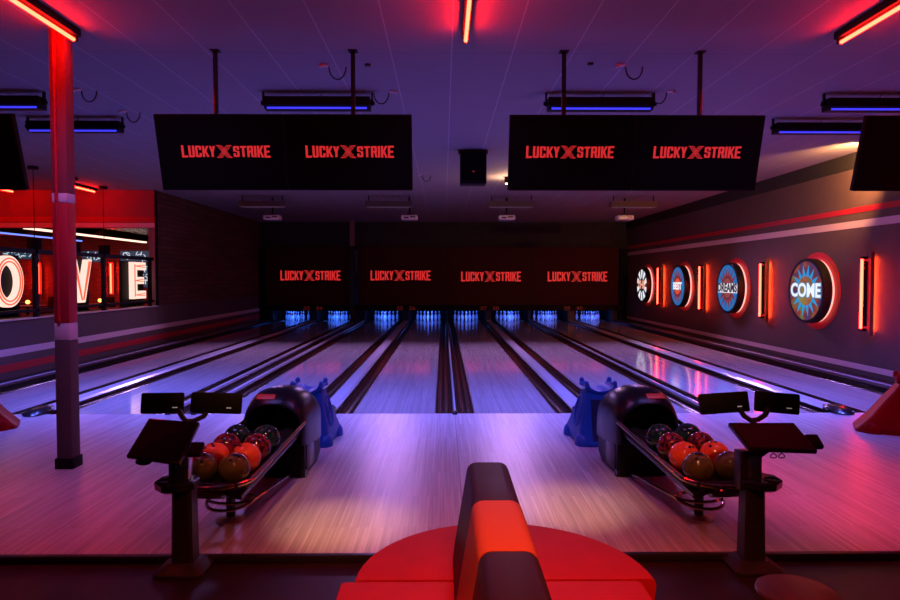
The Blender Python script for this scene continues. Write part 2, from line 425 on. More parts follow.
# right wall with its stripes
wr = struct(MB().span(XR, XR+0.15, -1.5, 30, -0.2, ZC).build('wall_right', 'wall', smooth=False))
struct(MB().span(XR-0.012, XR, -1.5, 30, 3.73, ZC).build('trim_2', 'wall_top', smooth=False))
struct(MB().span(XR-0.006, XR, -1.5, 30, 2.93, 3.03).build('trim_3', 'stripe_red', smooth=False))
struct(MB().span(XR-0.006, XR, -1.5, 30, 2.66, 2.79).build('trim_4', 'stripe_white', smooth=False))
struct(MB().span(XR-0.006, XR, -1.5, 30, 0.135, 0.235).build('trim_5', 'stripe_white', smooth=False))
struct(MB().span(XR-0.02, XR, YF, 26.2, -0.2, 0.03).build('baseboard_right', 'edge', smooth=False))
# left wall: half wall, wood-clad length, header facing the camera
struct(MB().span(XL-0.15, XL, -1.5, 16.87, -0.2, 1.03).build('wall_left', 'wall', smooth=False))
struct(MB().span(XL-0.19, XL+0.03, -1.5, 16.87, 1.03, 1.05, bev=0.004).build('trim_6', 'sill', smooth=False))
struct(MB().span(XL-0.15, XL, 16.87, 30, -0.2, 1.05).build('wall_left_low', 'wall', smooth=False))
struct(MB().span(XL-0.15, XL, 16.94, 30, 1.05, ZC).build('wall_left_wood', 'wood_clad', smooth=False))
struct(MB().span(XL-0.03, XL+0.004, 16.84, 16.94, 1.05, ZC).build('trim_7', 'black', smooth=False))
struct(MB().span(XL-0.152, XL-0.03, 16.85, 16.94, 3.05, ZC).build('wall_header_end', 'header', smooth=False))
struct(MB().span(XL-0.15, XL-0.03, 16.86, 16.94, 1.05, 3.05).build('trim_15', 'jamb', smooth=False))
struct(MB().span(XL, XL+0.006, -1.5, 30, 0.44, 0.56).build('trim_8', 'stripe_white', smooth=False))
struct(MB().span(XL, XL+0.006, -1.5, 30, 0.17, 0.30).build('trim_9', 'stripe_red', smooth=False))
struct(MB().span(XL, XL+0.02, YF, 26.2, -0.2, 0.03).build('baseboard_left', 'edge', smooth=False))
struct(MB().span(-20, XL-0.152, 16.85, 17.0, 3.05, ZC).build('wall_header', 'header', smooth=False))
struct(MB().span(-20, XL-0.02, 16.842, 16.85, 3.205, 3.335).build('trim_10', 'stripe_red', smooth=False))
struct(MB().span(-20, XL-0.02, 16.842, 16.85, 3.06, 3.175).build('trim_11', 'stripe_white', smooth=False))
struct(MB().span(XL-0.20, XL-0.152, 16.85, 17.0, 1.03, 3.05).build('trim_12', 'jamb', smooth=False))
struct(MB().span(-20, -7.55, 24.2, 24.4, -0.1, 3.3).build('wall_far_brick', 'far_brick', smooth=False))
struct(MB().span(-20.1, -20, -1.5, 24.4, -0.1, ZC).build('wall_next_room', 'header', smooth=False))
# back wall
struct(MB().span(XL, XR, 26.35, 26.5, 2.9, ZC).build('wall_back', 'back', smooth=False))
struct(MB().span(XL, XR, 28.6, 28.75, -0.2, 2.0).build('wall_pit', 'black', smooth=False))

# ------------------------------------------------------------------ lanes
LANE = [-6.17, -4.38, -2.42, -0.647, 0.937, 2.71, 4.295, 6.10]
NUM = [33, 34, 35, 36, 37, 38, 39, 40]
HW = 0.527; G = 0.235
WHERE = ['beside the striped half wall under the glowing letters', 'between lane 33 and the double silver divider', 'between the double silver divider and the blue ramp',
         'along the narrow central divider, ending at number 36', 'along the narrow central divider, ending at number 37', 'between the other blue ramp and a thin divider, ending at number 38',
         'second from the wall of round signs, ending at number 39', 'alongside the wall of round lit signs, ending at number 40']
def gutter_ring(x, w, y):
    pts = []
    n = 10
    for i in range(n+1):
        a = PI*i/n; pts.append((x-math.cos(a)*w/2, y, -0.012-math.sin(a)*0.075))
    for i in range(n, -1, -1):
        a = PI*i/n; pts.append((x-math.cos(a)*(w/2+0.008), y, -0.014-math.sin(a)*0.085-0.008))
    return pts
for i, x in enumerate(LANE):
    t = empty('bowling_lane', (x, YF, 0), 'polished bowling lane '+WHERE[i], 'lane', 'bowling lanes')
    MB().span(-HW, HW, 0.001, 19.75, -0.06, -0.002).build('lane_surface', 'lane', t, smooth=False)
    for s in (-1, 1):
        g = MB(); g.loft([gutter_ring(s*(HW+G/2-0.001), G-0.020, yy) for yy in (0.002, 19.5)]); g.build('gutter', 'gutter', t)
        MB().span(min(s*HW, s*(HW+0.013)), max(s*HW, s*(HW+0.013)), 0.002, 19.6, -0.07, 0.0).build('lane_edge', 'edge', t, smooth=False)

# dividers between the gutters
def divider_strip(t, x0, x1, nm='capping', mat='cap', z=0.045, y1=17.9):
    w = x1-x0
    prof = [(x0-0.012, -0.06), (x1+0.012, -0.06), (x1+0.012, z-0.028), (x1, z-0.028), (x1-0.15*w, z), (x0+0.15*w, z), (x0, z-0.028), (x0-0.012, z-0.028)]
    m = MB(); m.mi = 0
    n0 = len(m.bm.faces)
    m.prism(prof, (0, y1, 0), (0, 0.004, 0), (1, 0, 0), (0, 0, 1))
    m.bm.faces.ensure_lookup_table()
    for f in m.bm.faces:
        c = f.calc_center_median()
        f.material_index = 0 if (c.z > z-0.027 and 0.02 < c.y-0.004 < y1-0.02 and x0 <= c.x <= x1) else 1
    return m.build(nm, [mat, 'edge'], t, smooth=False)
DIVS = []
for i in range(7):
    a = LANE[i]+HW+G; c = LANE[i+1]-HW-G
    DIVS.append((a, c))
names_d = ['wide silver capping strip with black flared end, nearer the column', 'pair of silver capping strips with a dark channel between them', 'wide silver capping strip running up behind a blue ramp, beside lane 35',
           'narrow silver capping strip between the two central lanes', 'wide silver capping strip starting beside a blue ramp, between lanes 37 and 38', 'thin silver capping strip between lanes 38 and 39', 'wide silver capping strip with black flared end beside the round sign wall lanes']
for i, (a, c) in enumerate(DIVS):
    mx = (a+c)/2; w = c-a
    t = empty('lane_divider', (mx, YF, 0), names_d[i], 'lane divider', 'dividers between lanes')
    if w < 0.15:
        divider_strip(t, -w/2+0.014, w/2-0.014)
        e = MB(); e.cyl((0, -0.045, 0.012), (0, 0.02, 0.02), 0.036, n=16); e.sphere((0, -0.045, 0.012), 0.036, 16, 8); e.build('end_cap', 'edge', t)
    elif i == 1:
        divider_strip(t, -w/2+0.014, -w/2+0.085); divider_strip(t, w/2-0.085, w/2-0.014)
        MB().span(-w/2+0.09, w/2-0.09, 0.0, 17.9, -0.10, -0.03).build('dark_channel', 'gutter', t, smooth=False)
        for s in (-1, 1):
            e = MB(); e.box((s*(w/2-0.05), -0.02, 0.02), (0.07, 0.08, 0.05), bev=0.015); e.build('end_cap', 'edge', t)
    else:
        divider_strip(t, -w/2+0.014, w/2-0.014)
        hw = w/2
        rings = []
        for yy, k, zz in ((-0.17, 0.30, 0.015), (-0.13, 0.75, 0.045), (0.0, 1.0, 0.075), (0.16, 0.95, 0.085), (0.30, 0.55, 0.06)):
            ring = [(-hw*k, yy, 0.001), (-hw*k, yy, zz*0.5), (-hw*k*0.6, yy, zz), (hw*k*0.6, yy, zz), (hw*k, yy, zz*0.5), (hw*k, yy, 0.001)]
            rings.append(ring)
        MB().loft(rings).build('end_cap', 'black_gloss', t)
# outer kerbs beside the walls
for s, x, lab in ((-1, LANE[0]-HW-G, 'long black kerb with thin blue-lit lip under the red striped half wall'), (1, LANE[7]+HW+G, 'long black kerb with thin blue-lit lip under the round sign wall')):
    w = abs((XL if s < 0 else XR)-x)-0.022
    t = empty('lane_kerb', (x+s*w/2, YF, 0), lab, 'kerb')
    MB().span(-w/2+0.003, w/2, 0.004, 17.7, -0.12, 0.055).build('kerb_body', 'edge', t, smooth=False)
    MB().span(-s*w*0.1-0.035, -s*w*0.1+0.035, 0.004, 17.7, 0.055, 0.067, bev=0.003).build('capping', 'cap', t)

# ------------------------------------------------------------------ pins and masking
prof = [(0.0, 0), (0.026, 0), (0.030, 0.008), (0.040, 0.04), (0.052, 0.08), (0.0605, 0.114), (0.0585, 0.15), (0.050, 0.185), (0.036, 0.222),
        (0.0262, 0.245), (0.0235, 0.262), (0.0232, 0.275), (0.0236, 0.288), (0.0255, 0.302), (0.030, 0.325), (0.0323, 0.345), (0.030, 0.362), (0.020, 0.376), (0.008, 0.3805), (0.0, 0.381)]
p = MB(); p.lathe([(max(r, 0.0005), z) for r, z in prof], n=18)
p.bm.faces.ensure_lookup_table()
for f in p.bm.faces:
    z = f.calc_center_median().z
    f.material_index = 1 if (0.244 < z < 0.262 or 0.280 < z < 0.304) else 0
pin_me = p.mesh('bowling_pin', ['pin_white', 'pin_red'])
PINS = [(0, 0, 'head pin'), (-1, 1, 'wall-side pin of the second row'), (1, 1, 'other pin of the second row'), (-2, 2, 'outer pin of the third row'), (0, 2, 'middle pin of the third row'), (2, 2, 'opposite outer pin of the third row'),
        (-3, 3, 'corner pin of the back row'), (-1, 3, 'inner pin beside the corner pin of the back row'), (1, 3, 'inner pin toward the other corner of the back row'), (3, 3, 'opposite corner pin of the back row')]
PW = ['first pin', '', '']
LNAME = ['the lane along the half wall', 'the lane beside the slim back column, window side', 'the lane between the back column and blue ramp', 'the central lane on the striped column side',
         'the central lane on the sign wall side', 'the lane with the sign-side blue ramp', 'the last but one lane before the round signs', 'the lane along the round sign wall']
side = ['towards the letter window wall', 'towards the round sign wall']
rown = ['front', 'second', 'third', 'back']
def pin_label(cx, r, n):
    ln = LNAME[n-33]
    if r == 0: return 'head pin on '+ln
    s = 'window-side' if cx < 0 else 'sign-wall-side'
    if r == 2 and cx == 0: return 'middle pin of the third row on '+ln
    k = {1: 'second row pin', 2: 'third row end pin', 3: 'back corner pin' if abs(cx) == 3 else 'back row inner pin'}[r]
    return '%s %s on %s' % (s, k, ln)
for i, x in enumerate(LANE):
    for cx, r, _ in PINS:
        o = bpy.data.objects.new('bowling_pin', pin_me); C.objects.link(o)
        o.location = (x+cx*0.1524, 26.70+r*0.264, -0.002)
        tag(o, pin_label(cx, r, NUM[i]), 'bowling pin', 'pins on lane %d' % NUM[i])
    area('pin_lamp_light', (x, 26.26, 0.50), (x, 27.1, 0.12), 1.0, 0.05, 13.0, (0.035, 0.15, 1.0), 150)
# kickback partitions between pin decks
K = [(XL+0.02, LANE[0]-HW-0.24)]+[(LANE[i]+HW+0.245, LANE[i+1]-HW-0.245) for i in range(7)]+[(LANE[7]+HW+0.245, XR-0.02)]
for i, (a, c) in enumerate(K):
    if c-a < 0.06: m_ = (a+c)/2; a, c = m_-0.03, m_+0.03
    o = MB().span(a, c, 26.42, 28.5, -0.13, 0.47).build('kickback_partition', 'edge', smooth=False)
    lab = 'black partition between the pin decks of lanes %d and %d' % (NUM[i-1], NUM[i]) if 0 < i < 8 else ('black partition closing the pin deck beside the wood-clad wall' if i == 0 else 'black partition closing the pin deck beside the round sign wall')
    tag(o, lab, 'partition', 'pin deck partitions')
# masking screens
MS = [(-7.12, -3.75), (-3.45, -0.02), (0.0, 3.55), (3.57, 7.05)]
LC = [-5.335, -1.73, 1.90, 5.38]
ml = ['dark red masking screen with red lettering, beside the wood-clad wall', 'dark red masking screen with red lettering above lanes 35 and 36', 'dark red masking screen with red lettering above lanes 37 and 38', 'dark red masking screen with red lettering, beside the round sign wall']
for k, (a, c) in enumerate(MS):
    t = empty('masking_screen', ((a+c)/2, 26.1, 0.69), ml[k], 'masking screen', 'masking screens above the pins')
    MB().span(-(c-a)/2, (c-a)/2, 0, 0.05, 0, 2.31).build('screen_panel', 'masking', t, smooth=False)
    zc = 1.863 if k < 2 else 1.823
    logo_obj('lettering', 2.40, t, (LC[k]-(a+c)/2, 0, zc-0.69), (1, 0, 0), (0, 0, 1), (0, -1, 0), 1.06)
t = empty('number_board', (0, 26.12, 0.455), 'long black board with small dim red lane numbers above the pins', 'number board')
MB().span(XL+0.3, XR-0.25, 0, 0.05, 0, 0.235).build('board_panel', 'black', t, smooth=False)
for x in LANE:
    MB().cyl((x-0.5, 0.08, 0.105), (x+0.5, 0.08, 0.105), 0.014, n=8).build('blue_tube', 'pin_blue_tube', t)
    MB().span(x-0.52, x+0.52, 0.051, 0.11, 0.123, 0.15).build('tube_housing', 'black', t, smooth=False)
for i, (a, c) in enumerate(DIVS):
    if i % 2 == 0:
        mx = (a+c)/2+0.02
        for s, n in ((-1, NUM[i]), (1, NUM[i+1])):
            text_polys_mesh(str(n), 0.21, frame_mat((mx+s*0.25, -0.003, 0.085), (1, 0, 0), (0, 0, 1)), 'num_red', 'lane_number', t, 0.001, 0.004, 1.3)
# black infill at the sides of the masking
struct(MB().span(XL, XL+0.30, 26.12, 26.3, 0.0, 2.95).build('trim_13', 'black', smooth=False))
struct(MB().span(XR-0.30, XR, 26.12, 26.3, 0.0, 2.95).build('trim_14', 'black', smooth=False))
# slim column at the back, between lanes 34 and 35
t = empty('back_column', (-3.58, 25.6, -0.10), 'slim pale column in front of the masking, between lanes 34 and 35', 'column')
MB().span(-0.09, 0.09, -0.09, 0.09, 0, 3.12).build('column_shaft', 'black_gloss', t, smooth=False)
MB().span(-0.092, 0.092, -0.092, 0.092, 3.12, ZC+0.099).build('column_top', 'jamb', t, smooth=False)  # pinkish light on the column top is put into its colour

# ------------------------------------------------------------------ column near camera
t = empty('striped_column', (-3.50, 6.05, 0), 'square steel column with white bands and red middle, beside the hanging screens', 'column')
w, d = 0.072, 0.072
def colseg(z0, z1, m, nm):
    MB().span(-w, w, -d, d, z0, z1, bev=0.012).build(nm, m, t)
colseg(0.0, 1.19, 'wall', 'lower_shaft'); colseg(1.19, 1.35, 'stripe_white', 'lower_white_band')
colseg(1.35, 2.45, 'stripe_red', 'red_shaft'); colseg(2.45, 2.54, 'stripe_white', 'upper_white_band'); colseg(2.54, ZC, 'header', 'upper_shaft')  # upper shaft's red stands in for red tube light on grey-mauve paint
MB().span(-w-0.012, w+0.012, -d-0.012, d+0.012, 0.0, 0.10, bev=0.004).build('base_collar', 'black', t)
MB().cyl((-0.02, -d-0.006, 1.36), (-0.02, -d-0.006, ZC-0.01), 0.016, n=10).build('conduit', 'stripe_red', t)

# ------------------------------------------------------------------ hanging monitors
def monitor(x, label, logo, px=0.0, lx=0.0):
    t = empty('hanging_monitor', (x, 6.40, 2.64), label, 'monitor', 'monitors hanging from the ceiling')
    rot = Matrix.Rotation(R(13), 3, 'X')
    W, H = 1.230, 0.725
    cz = 0.345
    def place(o): o.location = (0, 0, cz); o.rotation_euler = (R(16), 0, 0)
    place(MB().box((0, 0, 0), (W, 0.06, H), bev=0.008).build('monitor_body', 'black', t))
    sc = MB().box((0, -0.0315, 0.004), (W-0.022, 0.004, H-0.03)).build('screen', 'screen', t, smooth=False); place(sc)
    if logo:
        lo = logo_obj('lettering', 0.855, t, (lx, -0.034, 0.014), (1, 0, 0), (0, 0, 1), (0, -1, 0), 0.86); place(lo)
    # bracket and pole
    MB().span(px-0.10, px+0.10, 0.03, 0.10, 0.22, 0.50, bev=0.005).build('mounting_bracket', 'black', t)
    MB().box((px, 0.15, (ZC-2.64+0.3)/2), (0.042, 0.042, ZC-2.64-0.3), bev=0.006).build('pole', 'black_gloss', t)
    MB().span(px-0.045, px+0.045, 0.105, 0.195, ZC-2.64-0.008, ZC-2.64).build('ceiling_plate', 'black', t)
    return t
monitor(-2.154, 'hanging monitor with red lettering, next to the striped column', True, -0.11, 0.045)
monitor(-0.921, 'hanging monitor with red lettering, between the striped column screen and the loudspeaker', True, 0.02, 0.01)
monitor(1.250, 'hanging monitor with red lettering, just past the black loudspeaker', True, -0.05, -0.02)
monitor(2.483, 'hanging monitor with red lettering, next to the blank one by the sign wall', True, 0.08, -0.01)
monitor(-4.72, 'blank black hanging monitor over the letter windows, outside the striped column', False)
monitor(4.69, 'blank black hanging monitor cut off by the picture edge near the sign wall', False)

# ------------------------------------------------------------------ blacklight fixtures on the ceiling
UVC = (0.125, 0.14, 1.0)
def blacklight(x, y, label, power):
    t = empty('blacklight_fixture', (x, y, ZC), label, 'light fixture', 'blacklight fixtures under the ceiling')
    MB().prism([(-0.09, -0.07), (0.09, -0.07), (0.08, -0.21), (-0.03, -0.21), (-0.09, -0.17)], (1.28, 0, 0), (-0.64, 0, 0), (0, 1, 0), (0, 0, 1)).build('housing', 'black', t, smooth=False)
    MB().cyl((-0.60, -0.062, -0.203), (0.60, -0.062, -0.203), 0.012, n=10).build('tube', 'uv_tube', t)
    for s in (-1, 1):
        m = MB(); m.span(s*0.66-0.01, s*0.66+0.01, -0.02, 0.02, -0.16, 0.0); m.cyl((s*0.64, 0, -0.13), (s*0.69, 0, -0.13), 0.025, n=10); m.build('bracket', 'black', t)
    m = MB(); m.tube([(0.05, 0, -0.001), (0.04, 0.0, -0.03), (0.0, 0, -0.07)], 0.005, 6); m.build('cord', 'cord', t)
    area('blacklight_lamp', (x, y-0.05, ZC-0.24), (x*0.85, y+1.6, 0), 1.2, 0.12, power, UVC, 100)
bl = [(-5.50, 8.0, 'blacklight bar beyond the blank screen by the letter windows'), (-5.17, 9.25, 'blacklight bar crossing behind the striped column'), (-1.53, 8.0, 'blacklight bar above the lettered screens nearer the striped column'),
      (1.91, 8.0, 'blacklight bar above the lettered screens nearer the sign wall'), (5.32, 8.0, 'blacklight bar above the blank screen at the sign wall'), (5.33, 9.25, 'blacklight bar just below and behind the one at the sign wall')]
for x, y, l in bl: blacklight(x, y, l, 84)
# far bars, seen from behind
fb = [(-4.95, 'nearest the wood-clad wall'), (-1.50, 'above the masking screen of lanes 35 and 36'), (1.86, 'above the masking screen of lanes 37 and 38'), (5.22, 'beside the sign wall')]
for k, (x, l) in enumerate(fb):
    t = empty('lane_light_bar', (x, 17.9, ZC), 'dim brown bar on the far ceiling, '+l, 'light fixture', 'light bars on the far ceiling')
    MB().prism([(-0.10, -0.16), (0.02, -0.16), (0.12, -0.31), (-0.06, -0.31)], (1.28, 0, 0), (-0.64, 0, 0), (0, 1, 0), (0, 0, 1)).build('housing', 'fixture_copper', t, smooth=False)
    for s in (-1, 1): MB().span(s*0.55-0.012, s*0.55+0.012, -0.01, 0.02, -0.17, 0).build('bracket', 'black', t, smooth=False)
    MB().span(-0.6, 0.6, -0.03, 0.09, -0.318, -0.311).build('diffuser', emit('added_pink_glow_%d' % k, (0.75, 0.35, 0.75), 0.1), t, smooth=False)  # glowing underside added; the bars themselves look unlit
    area('lane_tint_fill', (x, 17.85, ZC-0.34), (x, 14.6, 0), 1.2, 0.1, 60, (0.50, 0.26, 0.85), 95)  # lamp added to tint the lanes below
# projectors
pj = [(-4.81, 'under the ceiling bar nearest the wood-clad wall'), (-0.96, 'beside the back column side, pointing at lane 36 masking'), (1.775, 'over the lanes just past the loudspeaker'), (5.11, 'under the ceiling bar beside the sign wall')]
for x, l in pj:
    t = empty('projector', (x, 18.4, 3.37), 'small white projector '+l, 'projector', 'projectors over the lanes')
    MB().box((0, 0, 0.09), (0.46, 0.34, 0.13), bev=0.03).build('projector_case', 'proj_white', t)
    m = MB(); m.span(-0.16, -0.02, -0.176, -0.169, 0.06, 0.10); m.span(0.02, 0.17, -0.176, -0.169, 0.085, 0.12); m.build('vent', 'proj_grey', t, smooth=False)
    MB().cyl((0, 0, 0.15), (0, 0, ZC-3.37), 0.025, n=10).build('ceiling_mount', 'black', t)
    MB().box((0, 0, 0.18), (0.16, 0.16, 0.05), bev=0.01).build('mount_plate', 'dark_metal', t)

# red tubes on the ceiling near the camera
for x, lab in ((-3.33, 'glowing red ceiling tube at the top of the striped column'), (0.20, 'glowing red ceiling tube over the aisle between the hanging screens'), (3.62, 'glowing red ceiling tube on the sign wall side')):
    t = empty('ceiling_tube_light', (x, 5.3, ZC), lab, 'light fixture', 'red ceiling tubes')
    MB().span(-0.035, 0.035, -0.75, 0.72, -0.07, 0.0, bev=0.006).build('housing', 'black', t)
    MB().cyl((0, -0.70, -0.11), (0, 0.66, -0.11), 0.016, n=10).build('tube', 'red_tube', t)
    for s in (-0.72, 0.68): MB().box((0, s, -0.09), (0.05, 0.03, 0.06), bev=0.004).build('end_holder', 'black', t)
# loudspeaker
t = empty('loudspeaker', (0.52, 11.55, 3.40), 'black loudspeaker hanging below the ceiling between the screen pairs', 'loudspeaker')
MB().box((0, 0.02, 0.29), (0.46, 0.34, 0.56), bev=0.02).build('cabinet', 'black', t)
MB().span(-0.20, 0.20, -0.165, -0.150, 0.06, 0.54, bev=0.006).build('grille', 'screen', t)
MB().box((0.0, -0.168, 0.22), (0.03, 0.004, 0.012)).build('badge', 'logo_red', t, smooth=False)
MB().span(-0.26, 0.26, -0.02, 0.06, 0.55, 0.62, bev=0.004).build('bracket', 'fixture_copper', t)

# small ceiling outlets with looped cords
dv = [(-4.35, 7.86, 'beside the top of the striped column', 1), (-4.31, 8.88, 'above the bar crossing the striped column', 1), (-1.25, 6.95, 'between the first two hanging poles', 1), (-0.62, 7.91, 'just past the second hanging pole', -1),
      (1.54, 6.89, 'beside the third hanging pole', 0), (1.88, 6.92, 'midway between the last two hanging poles', 1), (2.72, 7.87, 'just below the last hanging pole plate', -1), (-0.50, 14.2, 'peeking past the lettered screen edge near the loudspeaker', 1), (-0.80, 6.95, 'small one right of the second pole plate', 0)]
for x, y, l, s in dv:
    t = empty('ceiling_outlet', (x, y, ZC), 'small ceiling outlet %s' % l, 'outlet', 'ceiling outlets')
    m = MB(); m.box((0, 0, -0.012), (0.06, 0.05, 0.022), bev=0.005)
    if s: m.box((s*-0.05, 0, -0.02), (0.03, 0.03, 0.035), bev=0.004)
    m.build('outlet_box', 'proj_white' if s else 'dark_metal', t)
    if s:
        pts = [(s*(0.04+0.09*(1-math.cos(a))), 0, -0.03-0.13*math.sin(a)) for a in [PI*k/10 for k in range(11)]]
        MB().tube(pts, 0.008, 6).build('looped_cord', 'cord', t)
# warm downlights partly hidden behind the screens
for x, y, l in ((1.42, 14.6, 'warm ceiling spotlight showing beside the lettered screen edge past the loudspeaker'), (6.85, 10.6, 'warm ceiling spotlight behind the blank screen washing the sign wall')):
    t = empty('ceiling_spotlight', (x, y, ZC), l, 'light fixture')
    MB().cyl((0, 0, -0.14), (0, 0, 0), 0.06, n=16).build('lamp_can', 'black', t)
    MB().cyl((0, 0, -0.155), (0, 0, -0.141), 0.045, n=16).build('bulb', 'bulb_warm', t)
L = bpy.data.lights.new('warm_point', 'POINT'); L.energy = 40; L.color = (1.0, 0.55, 0.28); L.shadow_soft_size = 0.06
o = bpy.data.objects.new('warm_point', L); C.objects.link(o); o.location = (1.42, 14.6, ZC-0.22)
spot('warm_wall_spot', (6.85, 10.6, ZC-0.2), (7.4, 12.2, 3.7), 600, (1.0, 0.42, 0.14), 120, 0.9)

# ------------------------------------------------------------------ sign wall
def disc(m, c, r, x0, x1, n=48):
    """disc on the wall, axis along X"""
    m.cyl((x0, c[0], c[1]), (x1, c[0], c[1]), r, n=n)
def sun_sign(Y, label, bg, ray, hub, word, letter, banner, size, style):
    Z = 1.51
    t = empty('round_sign', (XR, Y, Z), label, 'sign', 'round lit signs on the wall')
    MB().cyl((-0.012, 0, 0), (-0.001, 0, 0), 0.76, n=56).build('backplate', 'sign_back', t)
    MB().cyl((-0.075, 0, 0), (-0.035, 0, 0), 0.625, n=56).build('halo_ring', 'sign_ring', t)
    m = MB()
    rr = 0.64
    m.lathe([(0.55, 0.0), (rr, 0.0), (rr, 0.155), (rr-0.012, 0.165), (0.585, 0.165), (0.58, 0.15), (0.55, 0.15)], (-0.08, 0, 0), 56, Matrix.Rotation(-PI/2, 3, 'Y'))
    m.build('rim', 'sign_rim', t)
    f = MB(); f.cyl((-0.235, 0, 0), (-0.22, 0, 0), 0.588, n=56); f.build('sign_face', bg, t)
    o0 = (-0.236, 0, 0); U = (0, -1, 0); V = (0, 0, 1)
    nr = 16 if style != 'fan' else 10
    for k in range(nr):
        a = 2*PI*(k+0.5)/nr
        if abs(math.sin(a)) < 0.25: continue
        r0, r1, wd = (0.29, 0.52, 0.055) if style == 'sun' else ((0.27, 0.56, 0.062) if style == 'spoke' else (0.20, 0.55, 0.10))
        c, s = math.cos(a), math.sin(a)
        m = MB()
        if style == 'fan': pts = [(c*r0-s*0.03, s*r0+c*0.03), (c*r0+s*0.03, s*r0-c*0.03), (c*r1+s*wd, s*r1-c*wd), (c*r1-s*wd, s*r1+c*wd)]
        else: pts = [(c*r0-s*wd, s*r0+c*wd), (c*r0+s*wd, s*r0-c*wd), (c*r1, s*r1)]
        m.prism(pts, (-0.003, 0, 0), o0, U, V); m.build('sun_ray', ray, t, smooth=False)
    m = MB(); m.cyl((-0.2385, 0, 0), (-0.236, 0, 0), 0.30, n=40); m.build('hub_rim', 'sign_rim' if style == 'spoke' else hub, t, smooth=False)
    m = MB(); m.cyl((-0.240, 0, 0), (-0.2385, 0, 0), 0.255, n=40); m.build('hub', hub, t, smooth=False)
    hb = size*0.40
    wB = math.sqrt(0.57**2-hb*hb)
    if banner:
        MB().span(-0.2425, -0.240, -wB, wB, -hb, hb).build('banner', banner, t, smooth=False)
    if style == 'sun':
        text_polys_mesh(word, size, frame_mat((-0.2445, 0, 0), U, V), 'sign_letter_edge', 'lettering_edge', t, 0.001, 0.028, 1.02)
    text_polys_mesh(word, size, frame_mat((-0.247, 0, 0), U, V), letter, 'lettering', t, 0.001, 0.012, {'THE': 1.25, 'BEST': 1.15, 'DREAMS': 0.98, 'COME': 1.02}[word])
def noisy_emit(name, cols, strength, scale=2.5):
    m, nt, b = new_mat(name); N, L = nt.nodes.new, nt.links.new
    tc = N('ShaderNodeTexCoord'); n = N('ShaderNodeTexNoise'); n.inputs['Scale'].default_value = scale; n.inputs['Detail'].default_value = 3; n.inputs['Distortion'].default_value = 1
    L(tc.outputs['Object'], n.inputs['Vector'])
    r = N('ShaderNodeValToRGB')
    while len(r.color_ramp.elements) < len(cols): r.color_ramp.elements.new(0.5)
    for k, c in enumerate(cols):
        r.color_ramp.elements[k].position = 0.32+0.36*k/(len(cols)-1); r.color_ramp.elements[k].color = (*c, 1)
    L(n.outputs['Fac'], r.inputs['Fac']); L(r.outputs['Color'], b.inputs['Emission Color']); b.inputs['Emission Strength'].default_value = strength
    b.inputs['Base Color'].default_value = (0.02, 0.02, 0.02, 1)
    return m
M['come_bg'] = noisy_emit('come_background', [(0.02, 0.04, 0.20), (0.16, 0.03, 0.03), (0.35, 0.05, 0.02), (0.12, 0.22, 0.05)], 0.75)
M['come_hub'] = noisy_emit('come_hub', [(0.22, 0.10, 0.03), (0.38, 0.12, 0.04), (0.30, 0.30, 0.05)], 0.8, 3)
M['cyan'] = emit('sign_cyan_light', (0.01, 0.34, 0.78), 0.85)
M['blue_bg'] = emit('sign_blue_light', (0.006, 0.20, 0.60), 0.75)
M['red_ray'] = emit('sign_dark_red_light', (0.30, 0.03, 0.03), 0.7)
M['orange_hub'] = emit('sign_orange_light', (0.85, 0.09, 0.04), 0.85)
M['brown_hub'] = emit('sign_brown_red_light', (0.32, 0.07, 0.07), 0.8)
M['white_sign'] = emit('sign_white_light', (0.85, 0.92, 1.0), 1.0)
M['pink_sign'] = emit('sign_pale_pink_light', (0.95, 0.42, 0.32), 1.0)
M['sign_black'] = emit('sign_black_panel', (0.01, 0.008, 0.008), 0.5)
M['sign_letter_edge'] = emit('sign_letter_blue_edge', (0.05, 0.30, 0.60), 0.8)
M['banner_white'] = emit('sign_pale_banner', (0.90, 0.85, 0.92), 0.95)
M['dark_letter'] = emit('sign_dark_letter', (0.03, 0.02, 0.03), 0.5)
YS = [23.45, 19.85, 16.35, 12.80]
sun_sign(YS[3], 'round lit sign with blue sun rays reading COME, largest looking', 'come_bg', 'cyan', 'come_hub', 'COME', 'white_sign', None, 0.37, 'sun')
sun_sign(YS[2], 'round lit sign with pale banner reading DREAMS on blue', 'blue_bg', 'red_ray', 'brown_hub', 'DREAMS', 'dark_letter', 'banner_white', 0.30, 'spoke')
sun_sign(YS[1], 'round blue lit sign with orange centre and blurred white word', 'blue_bg', 'red_ray', 'orange_hub', 'BEST', 'white_sign', None, 0.30, 'spoke')
sun_sign(YS[0], 'round lit sign with white fan pattern reading THE, farthest along the wall', 'sign_black', 'white_sign', 'sign_black', 'THE', 'pink_sign', None, 0.40, 'fan')
sl = {21.85: 'between the THE sign and the blue sign', 18.28: 'between the blue sign and the DREAMS sign', 14.75: 'between the DREAMS and COME signs', 11.15: 'on the near side of the COME sign', 7.6: 'off beyond the COME sign towards the approach', 4.0: 'above the seating end of the sign wall'}
